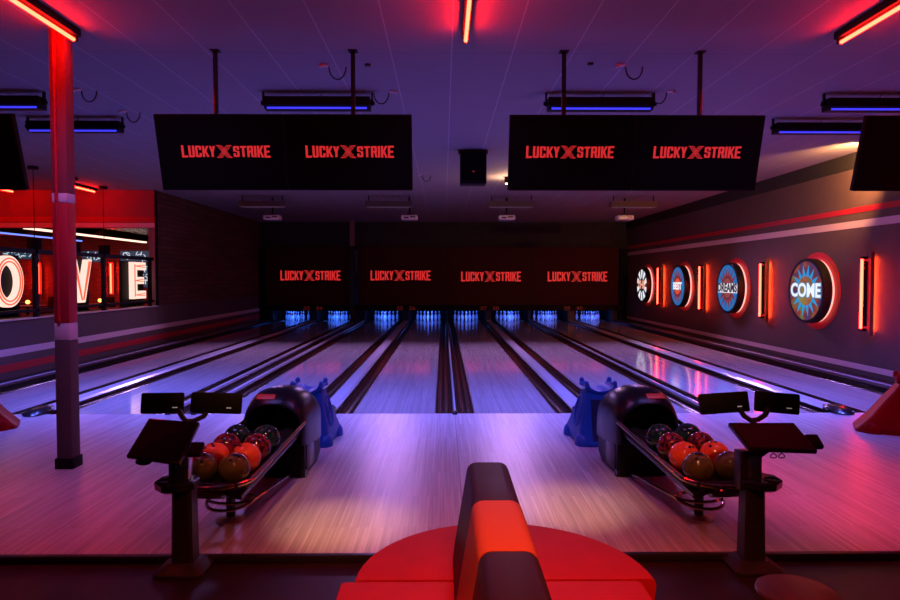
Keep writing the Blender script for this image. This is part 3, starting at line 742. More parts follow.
for Y, l in sl.items():
    t = empty('wall_tube_light', (XR, Y, 1.49), 'upright orange-red tube lamp '+l, 'wall lamp', 'upright tube lamps on the sign wall')
    m = MB(); m.span(-0.10, -0.09, -0.10, 0.10, -0.72, 0.72); m.span(-0.09, -0.035, -0.10, -0.092, -0.72, 0.72); m.span(-0.09, -0.035, 0.092, 0.10, -0.72, 0.72); m.build('backplate', 'sconce_plate', t)
    MB().span(-0.17, -0.10, -0.018, 0.018, -0.56, 0.56).build('channel', 'black', t, smooth=False)
    for s in (-1, 1): MB().cyl((-0.035, s*0.065, -0.62), (-0.035, s*0.065, 0.62), 0.010, n=8).build('rear_tube', 'red_tube_rear', t)
    MB().span(-0.089, -0.001, -0.02, 0.02, -0.60, 0.60).build('wall_bracket', 'black', t, smooth=False)
    MB().cyl((-0.19, 0, -0.60), (-0.19, 0, 0.60), 0.021, n=12).build('tube', 'red_tube_wall', t)
    for s in (-1, 1): MB().box((-0.15, 0, s*0.620), (0.11, 0.05, 0.045), bev=0.006).build('end_holder', 'black', t)

# ------------------------------------------------------------------ ball returns
BALLK = [('ball_brown', 'olive brown'), ('ball_orange', 'bright orange red'), ('ball_maroon', 'dark maroon marbled'), ('ball_green', 'very dark green')]
def ball_mesh(mat):
    m = MB(); m.sphere((0, 0, 0), 0.108, 32, 20)
    # three finger holes as small black discs sunk at the surface
    m.mi = 1
    for az, el in ((-70, 58), (-45, 52), (-78, 30)):
        d = Vector((math.cos(R(el))*math.cos(R(az)), math.cos(R(el))*math.sin(R(az)), math.sin(R(el))))
        m.cyl(d*0.100, d*0.1086, 0.0125, n=12)
    return m.mesh('bowling_ball', [mat, 'black'])
BM_ = {k: ball_mesh(k) for k, _ in BALLK}
def hood_ring(y, hw, h, z0, r, n=8):
    pts = [(-hw, y, z0), (hw, y, z0)]
    for k in range(n+1):
        a = PI/2*k/n; pts.append((hw-r+r*math.cos(a), y, h-r+r*math.sin(a)))
    for k in range(n+1):
        a = PI/2+PI/2*k/n; pts.append((-hw+r+r*math.cos(a), y, h-r+r*math.sin(a)))
    return pts
def ball_return(x, rz, where):
    t = empty('ball_return', (x, 5.7, 0), 'ball return rack with black rounded hood, '+where, 'ball return', 'ball returns', rz)
    # hood shell: rounded arch, open mouth towards the rack
    rings = []
    rings.append(hood_ring(0.34, 0.225, 0.60, 0.34, 0.20))            # cavity back
    rings.append(hood_ring(0.00, 0.230, 0.635, 0.34, 0.21))            # mouth inner edge
    rings.append(hood_ring(-0.055, 0.245, 0.650, 0.33, 0.215))
    rings.append(hood_ring(-0.065, 0.258, 0.668, 0.32, 0.225))        # lip
    rings.append(hood_ring(-0.045, 0.272, 0.695, 0.30, 0.235))
    rings.append(hood_ring(0.02, 0.280, 0.745, 0.29, 0.245)); rings.append(hood_ring(0.12, 0.285, 0.782, 0.28, 0.25))
    rings.append(hood_ring(0.34, 0.283, 0.770, 0.26, 0.25))
    rings.append(hood_ring(0.56, 0.270, 0.70, 0.24, 0.24))
    rings.append(hood_ring(0.68, 0.240, 0.58, 0.24, 0.20))
    rings.append(hood_ring(0.71, 0.200, 0.50, 0.26, 0.16))
    MB().loft(rings).build('hood', 'hood', t)
    # lower cabinet
    m = MB(); m.loft([[(-0.265, 0.0, z), (0.265, 0.0, z), (0.262, 0.55, z), (0.20, 0.70, z), (-0.20, 0.70, z), (-0.262, 0.55, z)] if z else
                      [(-0.235, 0.03, 0), (0.235, 0.03, 0), (0.235, 0.52, 0), (0.19, 0.66, 0), (-0.19, 0.66, 0), (-0.235, 0.52, 0)] for z in (0.0, 0.10, 0.335)])
    m.build('cabinet', 'hood_side', t)
    MB().span(-0.245, 0.245, -0.012, 0.0, 0.02, 0.33).build('front_panel', 'black', t, smooth=False)
    for s in (-1, 1):
        MB().span(s*0.2665-0.006, s*0.2665+0.006, 0.05, 0.30, 0.06, 0.30, bev=0.003).build('side_panel', 'black_gloss', t)
        m = MB(); m.cyl((s*0.25-0.02, 0.03, 0.035), (s*0.25+0.02, 0.03, 0.035), 0.035, n=14); m.build('foot', 'dark_metal', t)
    m = MB(); m.box((-0.07 if x < 0 else 0.07, -0.012, 0.722), (0.16, 0.055, 0.008), Matrix.Rotation(R(37.5), 3, 'X'), bev=0.002); m.build('red_label', 'label_glow', t)  # label strip glows by emission, though it is no lamp
    # rack rails
    def loop(hw, y_front, z_front, z_back, yb=-0.02):
        pts = [(-hw, yb, z_back), (-hw, (yb+y_front)/2, (z_back+z_front)/2+0.0)]
        n = 14
        for k in range(n+1):
            a = PI-PI*k/n
            pts.append((-hw*0+hw*math.cos(a), y_front-0.20*math.sin(a), z_front-0.02*math.sin(a)))
        pts += [(hw, (yb+y_front)/2, (z_back+z_front)/2), (hw, yb, z_back)]
        return pts
    up = MB(); up.tube(loop(0.27, -1.26, 0.40, 0.50), 0.018, 10); up.build('upper_rail', 'rail', t)
    lo = MB(); lo.tube(loop(0.235, -1.22, 0.345, 0.42), 0.012, 8); lo.build('under_rail', 'dark_metal', t)
    fl = MB(); fl.tube(loop(0.17, -0.98, 0.15, 0.05, 0.02), 0.013, 8); fl.build('foot_rail', 'rail', t)
    fr = MB(); fr.tube([(0.17*math.cos(a), -0.98+0.11*math.sin(a), 0.15) for a in [2*PI*k/20 for k in range(20)]], 0.012, 8, loop=True); fr.build('foot_ring', 'rail', t)
    # ball tray: two shallow troughs
    tray = MB()
    def tr(y, z):
        top = []; nn = 16
        for k in range(nn+1):
            u = -0.235+0.47*k/nn
            top.append((u, y, z-0.03*abs(math.cos(PI*u/0.235))))
        bot = [(a, y_, z_-0.03) for a, y_, z_ in top[::-1]]
        return top+bot
    tray.loft([tr(-1.40, 0.350), tr(-1.20, 0.362), tr(0.0, 0.452)]); tray.build('ball_tray', 'black_gloss', t)
    fe = MB(); fe.tube([(-0.235, -1.30, 0.37), (-0.2, -1.40, 0.385), (0, -1.43, 0.39), (0.2, -1.40, 0.385), (0.235, -1.30, 0.37)], 0.02, 8); fe.build('tray_bumper', 'dark_metal', t)
    m = MB(); m.cyl((0, -1.0, 0.012), (0, -1.0, 0.36), 0.032, 0.036, n=16); m.box((0, -1.0, 0.335), (0.30, 0.07, 0.03), bev=0.008); m.build('front_post', 'dark_metal', t)
    m = MB(); m.lathe([(0.10, 0.0), (0.10, 0.008), (0.07, 0.018), (0.04, 0.03)], (0, -1.0, 0.0), 28); m.build('post_base', 'warm_plate', t)
    m = MB(); m.cyl((-0.10, -1.36, 0.33), (0.10, -1.36, 0.33), 0.05, n=16); m.build('stop_roller', 'black_gloss', t)
    MB().box((-0.06, -1.44, 0.355), (0.012, 0.01, 0.012)).build('indicator_light', 'logo_red', t, smooth=False)
    # balls on the tray
    for r in range(4):
        for s in (-1, 1):
            k, desc = BALLK[r]
            o = bpy.data.objects.new('bowling_ball', BM_[k]); C.objects.link(o)
            y = -1.22+0.221*r
            zt = 0.362+(y+1.20)*0.075-0.03
            o.location = Matrix.Translation((x, 5.7, 0)) @ Matrix.Rotation(rz, 4, 'Z') @ Vector((s*0.116, y, zt+0.112))
            o.rotation_euler = (random.uniform(-0.4, 0.4), random.uniform(-0.4, 0.4), random.uniform(-1.2, 1.2))
            pos = ['at the front of the rack', 'second from the front', 'third from the front', 'at the back by the hood'][r]
            col = 'in the column by the kiosk side' if (s < 0) == (x < 0) else 'in the column by the booth side'
            tag(o, '%s ball, %s, %s, %s' % (desc, ['front', 'second', 'third', 'last'][r]+' in line', 'kiosk side' if (s < 0) == (x < 0) else 'booth side', 'rack near striped column' if x < 0 else 'rack near sign wall'), 'bowling ball', 'bowling balls on the '+('rack by the striped column' if x < 0 else 'rack by the sign wall'))
ball_return(-1.49, R(-3.6), 'on the striped column side')
ball_return(1.80, R(4.2), 'on the round sign wall side')

# ------------------------------------------------------------------ ball ramps (plastic)
def ball_ramp(x, y, rz, mat, label):
    t = empty('ball_ramp', (x, y, 0), label, 'ball ramp', 'plastic ball ramps', rz)
    # body: local -Y is the front (trough side), flares towards the ground
    def ring(z, hw, y0, y1, rr=0.05, fl=0.0):
        pts = []
        n = 5
        for cx, cy, a0 in ((hw-rr, y0+rr, -PI/2), (hw-rr, y1-rr, 0), (-hw+rr, y1-rr, PI/2), (-hw+rr, y0+rr, PI)):
            for k in range(n+1):
                a = a0+PI/2*k/n; pts.append((cx+rr*math.cos(a), cy+rr*math.sin(a), z))
        return pts
    rg = [ring(0.0, 0.235, -0.24, 0.50, 0.10), ring(0.03, 0.24, -0.25, 0.51, 0.10), ring(0.10, 0.25, -0.22, 0.44, 0.09), ring(0.20, 0.23, -0.19, 0.35, 0.07),
          ring(0.36, 0.200, -0.16, 0.24, 0.055), ring(0.50, 0.175, -0.13, 0.13, 0.045), ring(0.565, 0.165, -0.12, 0.09, 0.04)]
    MB().loft(rg).build('ramp_body', mat, t)
    # saddle trough between the two ears
    n = 12
    def tr(yy, zb, hw=0.165):
        out = [(hw*math.cos(PI+PI*k/n), yy, zb+0.06+0.075*math.sin(PI+PI*k/n)) for k in range(n+1)]
        inn = [(0.82*p_[0], yy, p_[2]+0.02) for p_ in out[::-1]]
        return out+inn
    MB().loft([tr(-0.135, 0.56), tr(0.0, 0.575), tr(0.11, 0.58)]).build('ball_saddle', mat, t)
    for s in (-1, 1):
        ear = MB()
        for yy, zz, r_ in ((-0.10, 0.640, 0.024), (0.085, 0.650, 0.026)):
            ear.sphere((s*0.152, yy, zz), r_, 14, 10, (1, 1.3, 1.5))
        ear.tube([(s*0.155, -0.13, 0.60), (s*0.155, -0.09, 0.63), (s*0.155, -0.04, 0.615), (s*0.155, 0.03, 0.618), (s*0.155, 0.08, 0.64), (s*0.155, 0.11, 0.61)], 0.020, 8)
        ear.build('ear', mat, t)
        # embossed oval and spiral on the sloped side
        em = MB(); pts = []
        def surf(u, z):   # side surface x at height z
            zs = [0.10, 0.20, 0.36, 0.50, 0.565]; hs = [0.25, 0.23, 0.20, 0.175, 0.165]
            for q in range(4):
                if z <= zs[q+1]:
                    f = (z-zs[q])/(zs[q+1]-zs[q]); return hs[q]*(1-f)+hs[q+1]*f
            return 0.165
        for k in range(24):
            a = 2*PI*k/24; u = 0.02+0.10*math.cos(a); z = 0.34+0.16*math.sin(a)
            pts.append((s*(surf(u, z)+0.002), u, z))
        em.tube(pts, 0.012, 6, loop=True)
        sp = []
        for k in range(30):
            a = 3.6*PI*k/29; rr_ = 0.012+0.05*k/29
            z = 0.36+1.7*rr_*math.sin(a); sp.append((s*(surf(0, z)+0.002), 0.02+rr_*math.cos(a), z))
        em.tube(sp, 0.009, 6); em.build('embossed_spiral', mat, t)
        for yy in (-0.13, 0.34):
            ft = MB(); ft.sphere((s*0.205, yy, 0.02), 0.092, 18, 12, (0.85, 1.15, 1.3))
            for v in ft.bm.verts:
                if v.co.z < 0.0: v.co.z = 0.0
            ft.build('foot_lobe', mat, t)
    rec = [[(-0.12, yy-0.003, zz), (0.12, yy-0.003, zz), (0.12, yy+0.01, zz), (-0.12, yy+0.01, zz)] for zz, yy in ((0.06, -0.237), (0.10, -0.220), (0.20, -0.190), (0.36, -0.160), (0.48, -0.134))]
    MB().loft(rec).build('front_plate', 'recess_shade' if mat == 'blue_plastic' else mat, t)  # flat plate; a recess's shade is put into the darker blue
ball_ramp(-1.44, 6.95, R(-4), 'blue_plastic', 'blue plastic ball ramp behind the hood on the striped column side')
ball_ramp(1.66, 6.95, R(4), 'blue_plastic', 'blue plastic ball ramp behind the hood on the sign wall side')
ball_ramp(5.28, 7.32, R(62), 'red_plastic', 'red plastic ball ramp at the sign wall end of the approach')
ball_ramp(-5.54, 7.55, R(-62), 'red_plastic', 'red plastic ball ramp at the letter window end of the approach')

# ------------------------------------------------------------------ scoring kiosks
def kiosk(x, s, label, tab):
    """s = +1 on the sign wall side, -1 on the striped column side"""
    t = empty('scoring_kiosk', (x, 4.0, -0.045), label, 'kiosk', 'scoring kiosks')
    m = MB()
    def sq(z, h, c): return [(-h+c, -h, z), (h-c, -h, z), (h, -h+c, z), (h, h-c, z), (h-c, h, z), (-h+c, h, z), (-h, h-c, z), (-h, -h+c, z)]
    m.loft([sq(0, 0.150, 0.03), sq(0.022, 0.152, 0.03), sq(0.034, 0.14, 0.03), sq(0.058, 0.085, 0.012), sq(0.066, 0.078, 0.01)]); m.build('base_plate', 'kiosk', t)
    m = MB(); m.loft([sq(0.06, 0.066, 0.014), sq(0.50, 0.060, 0.014), sq(0.51, 0.058, 0.012)]); m.build('lower_post', 'kiosk', t)
    m = MB(); m.box((0, 0, 0.60), (0.085, 0.085, 0.22), bev=0.008); m.build('upper_post', 'chrome', t)
    m = MB(); m.box((-0.05, 0.02, 0.61), (0.075, 0.10, 0.24), bev=0.008); m.build('post_cover', 'kiosk', t)
    # octagonal cup tray
    m = MB()
    def oc(z, rx, ry, ox): return [(ox+rx*math.cos(PI/8+PI/4*k), 0.0+ry*math.sin(PI/8+PI/4*k), z) for k in range(8)]
    ox = s*0.045
    m.loft([oc(0.50, 0.10, 0.10, ox), oc(0.515, 0.128, 0.125, ox), oc(0.555, 0.132, 0.13, ox), oc(0.565, 0.125, 0.122, ox)]); m.build('cup_tray', 'black_gloss', t)
    m = MB(); m.tube([(ox+s*0.055+0.045*math.cos(a), -0.05+0.045*math.sin(a), 0.567) for a in [2*PI*k/16 for k in range(16)]], 0.006, 6, loop=True); m.build('cup_ring', 'black', t)
    # tilted tablet
    if tab == 0:
        q = [(-0.26, 0.10, 0.924), (0.06, 0.10, 0.898), (0.02, -0.12, 0.696), (-0.30, -0.12, 0.743)]
    else:
        q = [(-0.11, 0.10, 0.888), (0.31, 0.10, 0.887), (0.335, -0.13, 0.768), (-0.085, -0.13, 0.785)]
    q = [Vector(p_) for p_ in q]
    nrm = (q[3]-q[0]).cross(q[1]-q[0]).normalized()
    if nrm.z < 0: nrm = -nrm
    m = MB(); m.loft([[p_-nrm*0.03 for p_ in q], [p_ for p_ in q]]); 
    bmesh.ops.bevel(m.bm, geom=list(m.bm.edges), offset=0.006, segments=2, profile=0.5, affect='EDGES'); m.build('touch_screen', 'black_gloss', t)
    cen = sum(q, Vector())/4
    m = MB(); m.loft([[cen+(p_-cen)*0.93+nrm*0.0005 for p_ in q], [cen+(p_-cen)*0.93+nrm*0.0015 for p_ in q]]); m.build('screen_glass', 'screen', t, smooth=False)
    m = MB(); m.cyl((0, 0.02, 0.69), cen-nrm*0.05, 0.04, 0.045, n=14); m.build('tablet_mount', 'black', t)
    # card reader on the outer side
    e = q[1].lerp(q[2], 0.62)
    m = MB(); m.box(e+Vector((0.045, 0.02, -0.02)), (0.08, 0.10, 0.035), Matrix.Rotation(R(35), 3, 'X'), bev=0.008); m.build('card_reader', 'black', t)
    if tab:
        for k in range(2):
            m = MB(); m.tube([(0.10+0.05*k+0.02*math.sin(a)-0.02, -0.10, 0.745-0.03*math.sin(a/2)*1.0) for a in [2*PI*j/10 for j in range(11)]], 0.0035, 5); m.build('cable_loop', 'cord', t)
    else:
        m = MB(); m.sphere((-0.20, -0.11, 0.705), 0.05, 16, 10, (1, 0.4, 0.45)); m.build('scanner', 'black', t)
    # two bowler displays on a forked arm
    cx = -s*0.02
    if tab == 0: D = [(-0.235, 0.935+0.055, 0.26, R(26), R(4)), (0.115, 0.935+0.055, 0.35, R(-8), R(0))]
    else: D = [(-0.075, 0.985, 0.35, R(8), R(-2)), (0.275, 0.985, 0.27, R(-30), R(0))]
    for dx, dz, ww, yaw, rl in D:
        mm = Matrix.Rotation(yaw, 3, 'Z') @ Matrix.Rotation(R(-12), 3, 'X') @ Matrix.Rotation(rl, 3, 'Y')
        m = MB(); m.box((dx, 0.25, dz), (ww, 0.035, 0.135), mm, bev=0.012); dsp = m.build('bowler_display', 'black', t)
        off = mm @ Vector((ww*0.28, -0.019, -0.030))
        m = MB(); m.box(Vector((dx, 0.25, dz))+off, (0.032, 0.002, 0.006), mm); m.build('badge', 'tag', dsp, smooth=False)
    xa, xb = D[0][0]+0.10, D[1][0]-0.08
    m = MB(); xm = (xa+xb)/2
    m.tube([(xa, 0.25, 0.95), (xa+0.03, 0.24, 0.90), (xm-0.02, 0.22, 0.875), (xm+0.03, 0.22, 0.88), (xb, 0.24, 0.905), (xb+0.03, 0.25, 0.95)], 0.017, 8)
    m.tube([(xm, 0.22, 0.875), (xm*0.5, 0.12, 0.83), (0, 0.03, 0.72)], 0.02, 8); m.build('forked_arm', 'kiosk', t)
kiosk(-1.605, -1, 'dark scoring kiosk with tilted tablet, on the striped column side', 0)
kiosk(1.925, 1, 'dark scoring kiosk with tilted tablet, on the sign wall side', 1)

# ------------------------------------------------------------------ booth in front of the camera
t = empty('booth_seat', (0.270, 2.83, -0.045), 'red vinyl booth with rounded end and dark divider crossed by a coral band', 'booth')
Z = 0.485
def half_round(z, r, y_c=0.0, yb=-0.02, n=28):
    pts = [(r*math.cos(PI*k/n), y_c+r*math.sin(PI*k/n), z) for k in range(n+1)]
    return pts+[(-r, yb, z), (r, yb, z)]
m = MB(); m.loft([half_round(0.10, 0.61), half_round(Z-0.13, 0.63), half_round(Z-0.12, 0.655), half_round(Z-0.03, 0.667), half_round(Z-0.008, 0.660), half_round(Z, 0.640)])
m.build('round_seat', 'red_vinyl', t)
MB().lathe([(0.50, 0.0), (0.50, 0.10)], (0, 0, 0), 32).build('plinth', 'black', t)
for s, a, c in ((-1, -0.72, -0.10), (1, 0.06, 0.595)):
    MB().span(a, c, -1.6, -0.03, 0.10, Z+0.004, bev=0.02).build('bench_cushion', 'red_vinyl', t)
MB().span(-0.70, 0.60, -1.58, -0.04, 0.0, 0.10).build('bench_plinth', 'black', t, smooth=False)
def div_ring(y, top, ofs=0.0, zb=Z-0.02):
    # cross-section with rounded shoulders and battered sides; centre line x=-0.045
    cx = -0.065
    o = ofs
    pts = []
    hw, hb = 0.098+o, 0.165+o
    pts += [(cx-hb, zb), (cx-hb*0.93, zb+0.10)]
    r = 0.045
    for k in range(6):
        a = PI-PI/2*k/5; pts.append((cx-hw+r+r*math.cos(a), top-r+r*math.sin(a)))
    for k in range(6):
        a = PI/2-PI/2*k/5; pts.append((cx+hw-r+r*math.cos(a), top-r+r*math.sin(a)))
    pts += [(cx+hb*0.93, zb+0.10), (cx+hb, zb)]
    return [(a, y, b_+o) for a, b_ in pts]
TOP = 0.945
def dseg(y0, y1, mat, ofs, nm, front=False):
    rs = []
    if front:
        rs = [div_ring(y0, TOP, ofs), div_ring(y1-0.05, TOP, ofs), div_ring(y1-0.015, TOP-0.012, ofs-0.012), div_ring(y1, TOP-0.04, ofs-0.03)]
    else:
        rs = [div_ring(y0, TOP, ofs-0.002), div_ring(y0+0.012, TOP, ofs), div_ring(y1-0.012, TOP, ofs), div_ring(y1, TOP, ofs-0.002)]
    MB().loft(rs).build(nm, mat, t)
dseg(-0.33, 0.24, 'dark_vinyl', 0, 'divider_end', True)
dseg(-0.80, -0.331, 'orange_vinyl', 0.0015, 'coral_band')
dseg(-1.62, -0.801, 'dark_vinyl', 0, 'divider_back')
# small round drink table at the corner
t = empty('side_table', (1.375, 2.475, -0.045), 'small round wooden table with a red sheen near the kiosk base', 'table')
MB().lathe([(0.12, 0.565), (0.145, 0.568), (0.15, 0.58), (0.147, 0.592), (0.14, 0.595)], n=48).build('table_top', 'table_wood', t)
MB().cyl((0, 0, 0.02), (0, 0, 0.567), 0.022, n=14).build('pedestal', 'black', t)
MB().lathe([(0.13, 0.0), (0.13, 0.012), (0.03, 0.03)], n=32).build('foot', 'black', t)

# ------------------------------------------------------------------ window side with the big letters
t = empty('partition_frame', (XL-0.08, 0, 1.05), 'black steel window frame standing on the half wall before the letters', 'frame')
for yy in (4.9, 7.25, 9.6, 11.99, 14.37, 16.62): MB().span(-0.035, 0.035, yy-0.045, yy+0.045, 0.0, 1.24).build('post', 'black', t, smooth=False)
MB().span(-0.035, 0.035, 3.0, 16.80, 1.16, 1.24).build('top_rail', 'black', t, smooth=False)
MB().span(-0.035, 0.035, 3.0, 16.80, 0.10, 0.15).build('bottom_rail', 'black', t, smooth=False)
def big_letter(ch, Y, label, ztop=0.0):
    """0.94 m tall, faces +X, U axis +Y"""
    t = empty('marquee_letter', (-7.86, Y, 1.23), label, 'sign letter', 'large glowing letters')
    U, V = (0, 1, 0), (0, 0, 1)
    Wd = 0.80; Hh = 0.94
    MB().span(-0.16, -0.10, -Wd/2-0.33 if ch != 'O' else -Wd/2-0.05, Wd/2+0.03, -0.18, Hh+0.02).build('backing_panel', 'black', t, smooth=False)
    m = MB(); ln = MB()
    if ch == 'O':
        n = 40
        def el(rx, rz, x_): return [(x_, rx*math.cos(2*PI*k/n), Hh/2+rz*math.sin(2*PI*k/n)) for k in range(n)]
        m.loft([el(0.40, 0.47, -0.10), el(0.40, 0.47, 0.0), el(0.24, 0.31, 0.0), el(0.24, 0.31, -0.10)], loop=True)
        ln.tube(el(0.35, 0.42, 0.008), 0.014, 6, loop=True); ln.tube(el(0.29, 0.36, 0.008), 0.014, 6, loop=True)
    elif ch == 'V':
        m.prism([(-0.40, Hh), (-0.20, Hh), (0, 0.32), (0.20, Hh), (0.40, Hh), (0.11, 0), (-0.11, 0)], (-0.10, 0, 0), (0, 0, 0), U, V)
        for o_ in (0.27, 0.33): ln.tube([(0.008, -o_, Hh-0.04), (0.008, -o_*0.10, 0.06+0.1*(0.33-o_)), (0.008, o_*0.10, 0.06+0.1*(0.33-o_)), (0.008, o_, Hh-0.04)], 0.014, 6)
    else:
        m.prism([(-0.36, 0), (0.36, 0), (0.36, 0.2), (-0.12, 0.2), (-0.12, 0.38), (0.26, 0.38), (0.26, 0.56), (-0.12, 0.56), (-0.12, 0.74), (0.36, 0.74), (0.36, Hh), (-0.36, Hh)], (-0.10, 0, 0), (0, 0, 0), U, V)
        for z_, w_ in ((0.1, 0.3), (0.47, 0.2), (0.84, 0.3)):
            ln.tube([(0.008, -0.24, z_), (0.008, w_, z_+0.03)], 0.012, 6); ln.tube([(0.008, -0.24, z_), (0.008, w_, z_-0.03)], 0.012, 6)
        ln.tube([(0.008, -0.26, 0.06), (0.008, -0.26, 0.88)], 0.014, 6)
    m.build('letter_face', 'letter_front', t, smooth=False); ln.build('tube_lines', 'letter_line', t)
    MB().span(-0.14, -0.10, -Wd/2+0.05, Wd/2-0.05, -0.18, -0.0).build('stand', 'black', t, smooth=False)
big_letter('O', 11.85, 'large glowing O letter partly cut off at the picture edge')
big_letter('V', 14.22, 'large glowing V letter showing past the striped column')
big_letter('E', 16.88, 'large glowing E letter with zigzag tubes beside the wood-clad wall')
t = MB(); t.span(-8.10, -7.62, 3, 16.8, -0.045, 1.045); tag(t.build('display_ledge', 'black', smooth=False), 'long black ledge behind the half wall carrying the glowing letters', 'ledge')
# pendants behind the frame
for x, y, l in ((-8.30, 13.3, 'black pendant lamp hanging beside the O letter'), (-8.40, 16.2, 'black pendant lamp hanging between the V and E letters'), (-8.32, 14.75, 'black pendant lamp hanging just behind the striped column')):
    t = empty('pendant_lamp', (x, y, 2.27), l, 'lamp', 'black pendant lamps')
    MB().cyl((0, 0, 0), (0, 0, 0.30), 0.13, n=20).build('shade', 'black', t)
    MB().cyl((0, 0, 0.30), (0, 0, ZC-2.27-0.06), 0.008, n=6).build('cord', 'cord', t)
    MB().cyl((0, 0, ZC-2.27-0.06), (0, 0, ZC-2.27), 0.10, n=16).build('ceiling_rose', 'black', t)
# red ceiling tubes by the header
for x, y, l in ((-8.80, 16.0, 'red ceiling tube just before the red header wall'), (-10.85, 16.0, 'red ceiling tube farther out before the red header wall')):
    t = empty('ceiling_tube_light', (x, y, ZC), l, 'light fixture', 'red ceiling tubes by the header')
    MB().span(-0.04, 0.04, -0.6, 0.6, -0.06, 0).build('housing', 'black', t, smooth=False)
    MB().cyl((0, -0.55, -0.085), (0, 0.55, -0.085), 0.02, n=10).build('tube', 'red_tube', t)
# far room: white and blue ceiling lines, lit posters, upright tubes, tables
t = empty('ceiling_line_light', (-10.9, 20.5, 3.10), 'long white ceiling line light in the room beyond the letters', 'light fixture')
MB().span(-0.06, 0.06, -3.4, 3.4, -0.06, -0.01).build('diffuser', 'white_tube', t, smooth=False)
MB().span(-0.08, 0.08, -3.45, 3.45, -0.01, 0.19).build('housing', 'black', t, smooth=False)
t = empty('ceiling_line_light', (-13.0, 20.5, 3.12), 'blue ceiling line light in the room beyond the O letter', 'light fixture')
MB().span(-0.04, 0.04, -3.0, 3.0, -0.05, -0.01).build('diffuser', 'blue_tube', t, smooth=False)
MB().span(-0.06, 0.06, -3.0, 3.0, -0.01, 0.17).build('housing', 'black', t, smooth=False)
for x, l in ((-14.93, 'upright red tube on the far brick wall beside the O letter'), (-12.28, 'upright red tube on the far brick wall beside the V letter'), (-16.6, 'upright red tube on the far brick wall seen past the O letter')):
    t = empty('wall_tube_light', (x, 24.2, 1.75), l, 'wall lamp', 'upright tubes on the far brick wall')
    MB().span(-0.09, 0.09, -0.05, -0.001, -0.62, 0.62).build('backplate', 'sconce_plate', t, smooth=False)
    MB().cyl((0, -0.09, -0.55), (0, -0.09, 0.55), 0.025, n=10).build('tube', 'red_tube', t)
def pattern_sign(x, z, w, h, label, seed):
    t = empty('lit_sign', (x, 24.2, z), label, 'sign', 'lit patterned signs on the far brick wall')
    MB().span(-w/2, w/2, -0.08, -0.001, -h/2, h/2).build('sign_box', 'poster_dark', t, smooth=False)
    rn = random.Random(seed); m = MB()
    for k in range(16):
        cx = rn.uniform(-w/2+0.1, w/2-0.1); cz = rn.uniform(-h/2+0.08, h/2-0.08); a = rn.uniform(0, PI)
        c, s = math.cos(a)*0.09, math.sin(a)*0.07
        m.tube([(cx-c, -0.084, cz-s), (cx, -0.084, cz+s*0.6), (cx+c, -0.084, cz+s)], 0.016, 5)
    m.build('lit_pattern', 'poster_light', t)
pattern_sign(-11.35, 2.55, 1.15, 0.42, 'pale patterned lit sign above the E letter', 1)
pattern_sign(-10.95, 1.85, 0.55, 0.85, 'tall pale patterned lit sign behind the E letter', 2)
pattern_sign(-12.95, 2.55, 0.75, 0.40, 'small pale lit sign behind the V letter', 3)
pattern_sign(-15.6, 2.65, 1.3, 0.36, 'wide pale lit sign above the O letter', 5)
def bar_table(x, y, l):
    t = empty('bar_table', (x, y, -0.045), l, 'table', 'tables in the room beyond')
    MB().lathe([(0.42, 1.02), (0.45, 1.03), (0.45, 1.06), (0.43, 1.07)], n=24).build('table_top', 'table_wood', t)
    MB().cyl((0, 0, 0.02), (0, 0, 1.03), 0.04, n=10).build('pedestal', 'black', t)
    MB().lathe([(0.28, 0.0), (0.28, 0.02), (0.05, 0.04)], n=20).build('foot', 'black', t)
def stool(x, y, rz, l):
    t = empty('bar_stool', (x, y, -0.045), l, 'stool', 'bar stools in the room beyond', rz)
    MB().box((0, 0, 0.76), (0.40, 0.40, 0.07), bev=0.02).build('seat', 'dark_vinyl', t)
    MB().box((0, 0.19, 1.02), (0.40, 0.05, 0.42), Matrix.Rotation(R(-8), 3, 'X'), bev=0.02).build('backrest', 'dark_vinyl', t)
    for sx in (-1, 1):
        for sy in (-1, 1): MB().cyl((sx*0.16, sy*0.16, 0.74), (sx*0.20, sy*0.20, 0.0), 0.015, n=8).build('leg', 'chrome', t)
for k, (x, y, n1) in enumerate(((-11.2, 17.6, 'behind the O letter'), (-9.95, 18.9, 'behind the V letter'), (-9.6, 20.6, 'behind the E letter'), (-12.9, 19.8, 'near the far tube light'))):
    bar_table(x, y, 'round high table '+n1)
    stool(x-0.55, y-0.35, R(150), 'dark high stool on the near side of the table '+n1); stool(x+0.6, y+0.3, R(-40), 'dark high stool on the far side of the table '+n1)
    tt = empty('table_candle', (x, y, 1.025), 'small glowing orange lamp on the table '+n1, 'lamp', 'orange table lamps')
    MB().sphere((0, 0, 0.09), 0.055, 14, 10).build('bulb', 'bulb_orange', tt); MB().cyl((0, 0, 0), (0, 0, 0.04), 0.035, n=12).build('base', 'black', tt)

# ------------------------------------------------------------------ lights
# red glow of the next room
area('next_room_red', (-12.5, 20.5, 3.2), (-12.5, 21.5, 0), 6, 5, 230, (1.0, 0.07, 0.05))
area('next_room_red_front', (-11, 11, ZC-0.15), (-10, 16.8, 2.5), 4, 4, 55, (1.0, 0.06, 0.05))
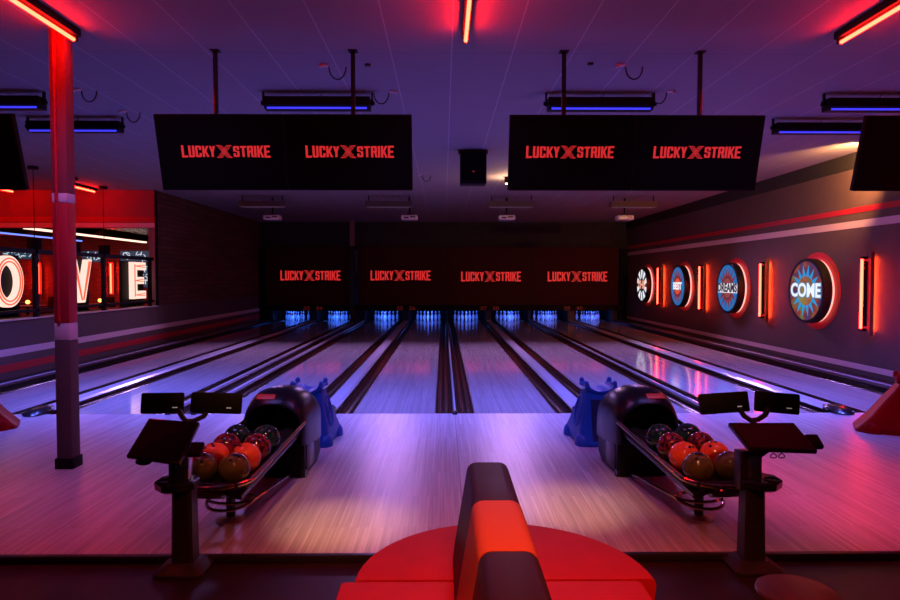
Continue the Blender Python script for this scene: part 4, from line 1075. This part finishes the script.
# red lamp added above the booth to brighten it, without a fixture
area('seating_red_fill', (0.3, 0.8, 3.9), (0.3, 2.4, 0.4), 1.6, 1.0, 42, (1.0, 0.15, 0.06), 60)
for x in (-2.6, 0.1, 2.8):
    area('approach_violet_fill', (x, 4.7, 3.9), (x, 7.2, 0), 1.2, 0.15, 13, (0.24, 0.20, 1.0), 85)  # violet fill lamps added out of frame to brighten the approach
for x in (-1.5, 1.85):
    spot('rack_downlight', (x*0.6, 2.2, 3.9), (x, 5.1, 0.3), 260, (1.0, 0.36, 0.15), 17, 0.9, 0.06)
# warm downlights over the seating that pool on the front of the approach
for x, y in ((-0.70, 4.62), (0.95, 4.98)):
    spot('approach_downlight', (x*1.0, 3.2, 3.95), (x, y, 0), 520, (1.0, 0.50, 0.24), 17, 1.0, 0.08)
for x, y, pw in ((-2.9, 4.6, 130), (3.5, 5.2, 520)):
    spot('approach_red_fill', (x, 3.4, 3.95), (x, y, 0), pw, (1.0, 0.04, 0.12), 42, 1.0, 0.15)  # red fill spots added to redden the approach, no fixtures

w = bpy.data.worlds.new('World'); bpy.context.scene.world = w; w.use_nodes = True
bg = w.node_tree.nodes['Background']; bg.inputs['Color'].default_value = (0.34, 0.16, 0.40, 1); bg.inputs['Strength'].default_value = 0.010

# ------------------------------------------------------------------ camera
cam = bpy.data.cameras.new('camera'); cam.lens = 26.0; cam.sensor_width = 36.0; cam.clip_start = 0.05
co = bpy.data.objects.new('camera', cam); C.objects.link(co)
co.location = (0, 0, 1.764); co.rotation_euler = (R(90-1.94), 0, R(-0.555))
sc = bpy.context.scene; sc.camera = co
sc.view_settings.view_transform = 'Standard'; sc.view_settings.look = 'None'
sc.view_settings.exposure = 0; sc.view_settings.gamma = 1; sc.view_settings.use_curve_mapping = False
try:
    sc.cycles.use_denoising = True; sc.cycles.denoiser = 'OPENIMAGEDENOISE'
    sc.cycles.max_bounces = 6; sc.cycles.sample_clamp_indirect = 4
    sc.cycles.caustics_reflective = False; sc.cycles.caustics_refractive = False
except Exception as e: print(e)
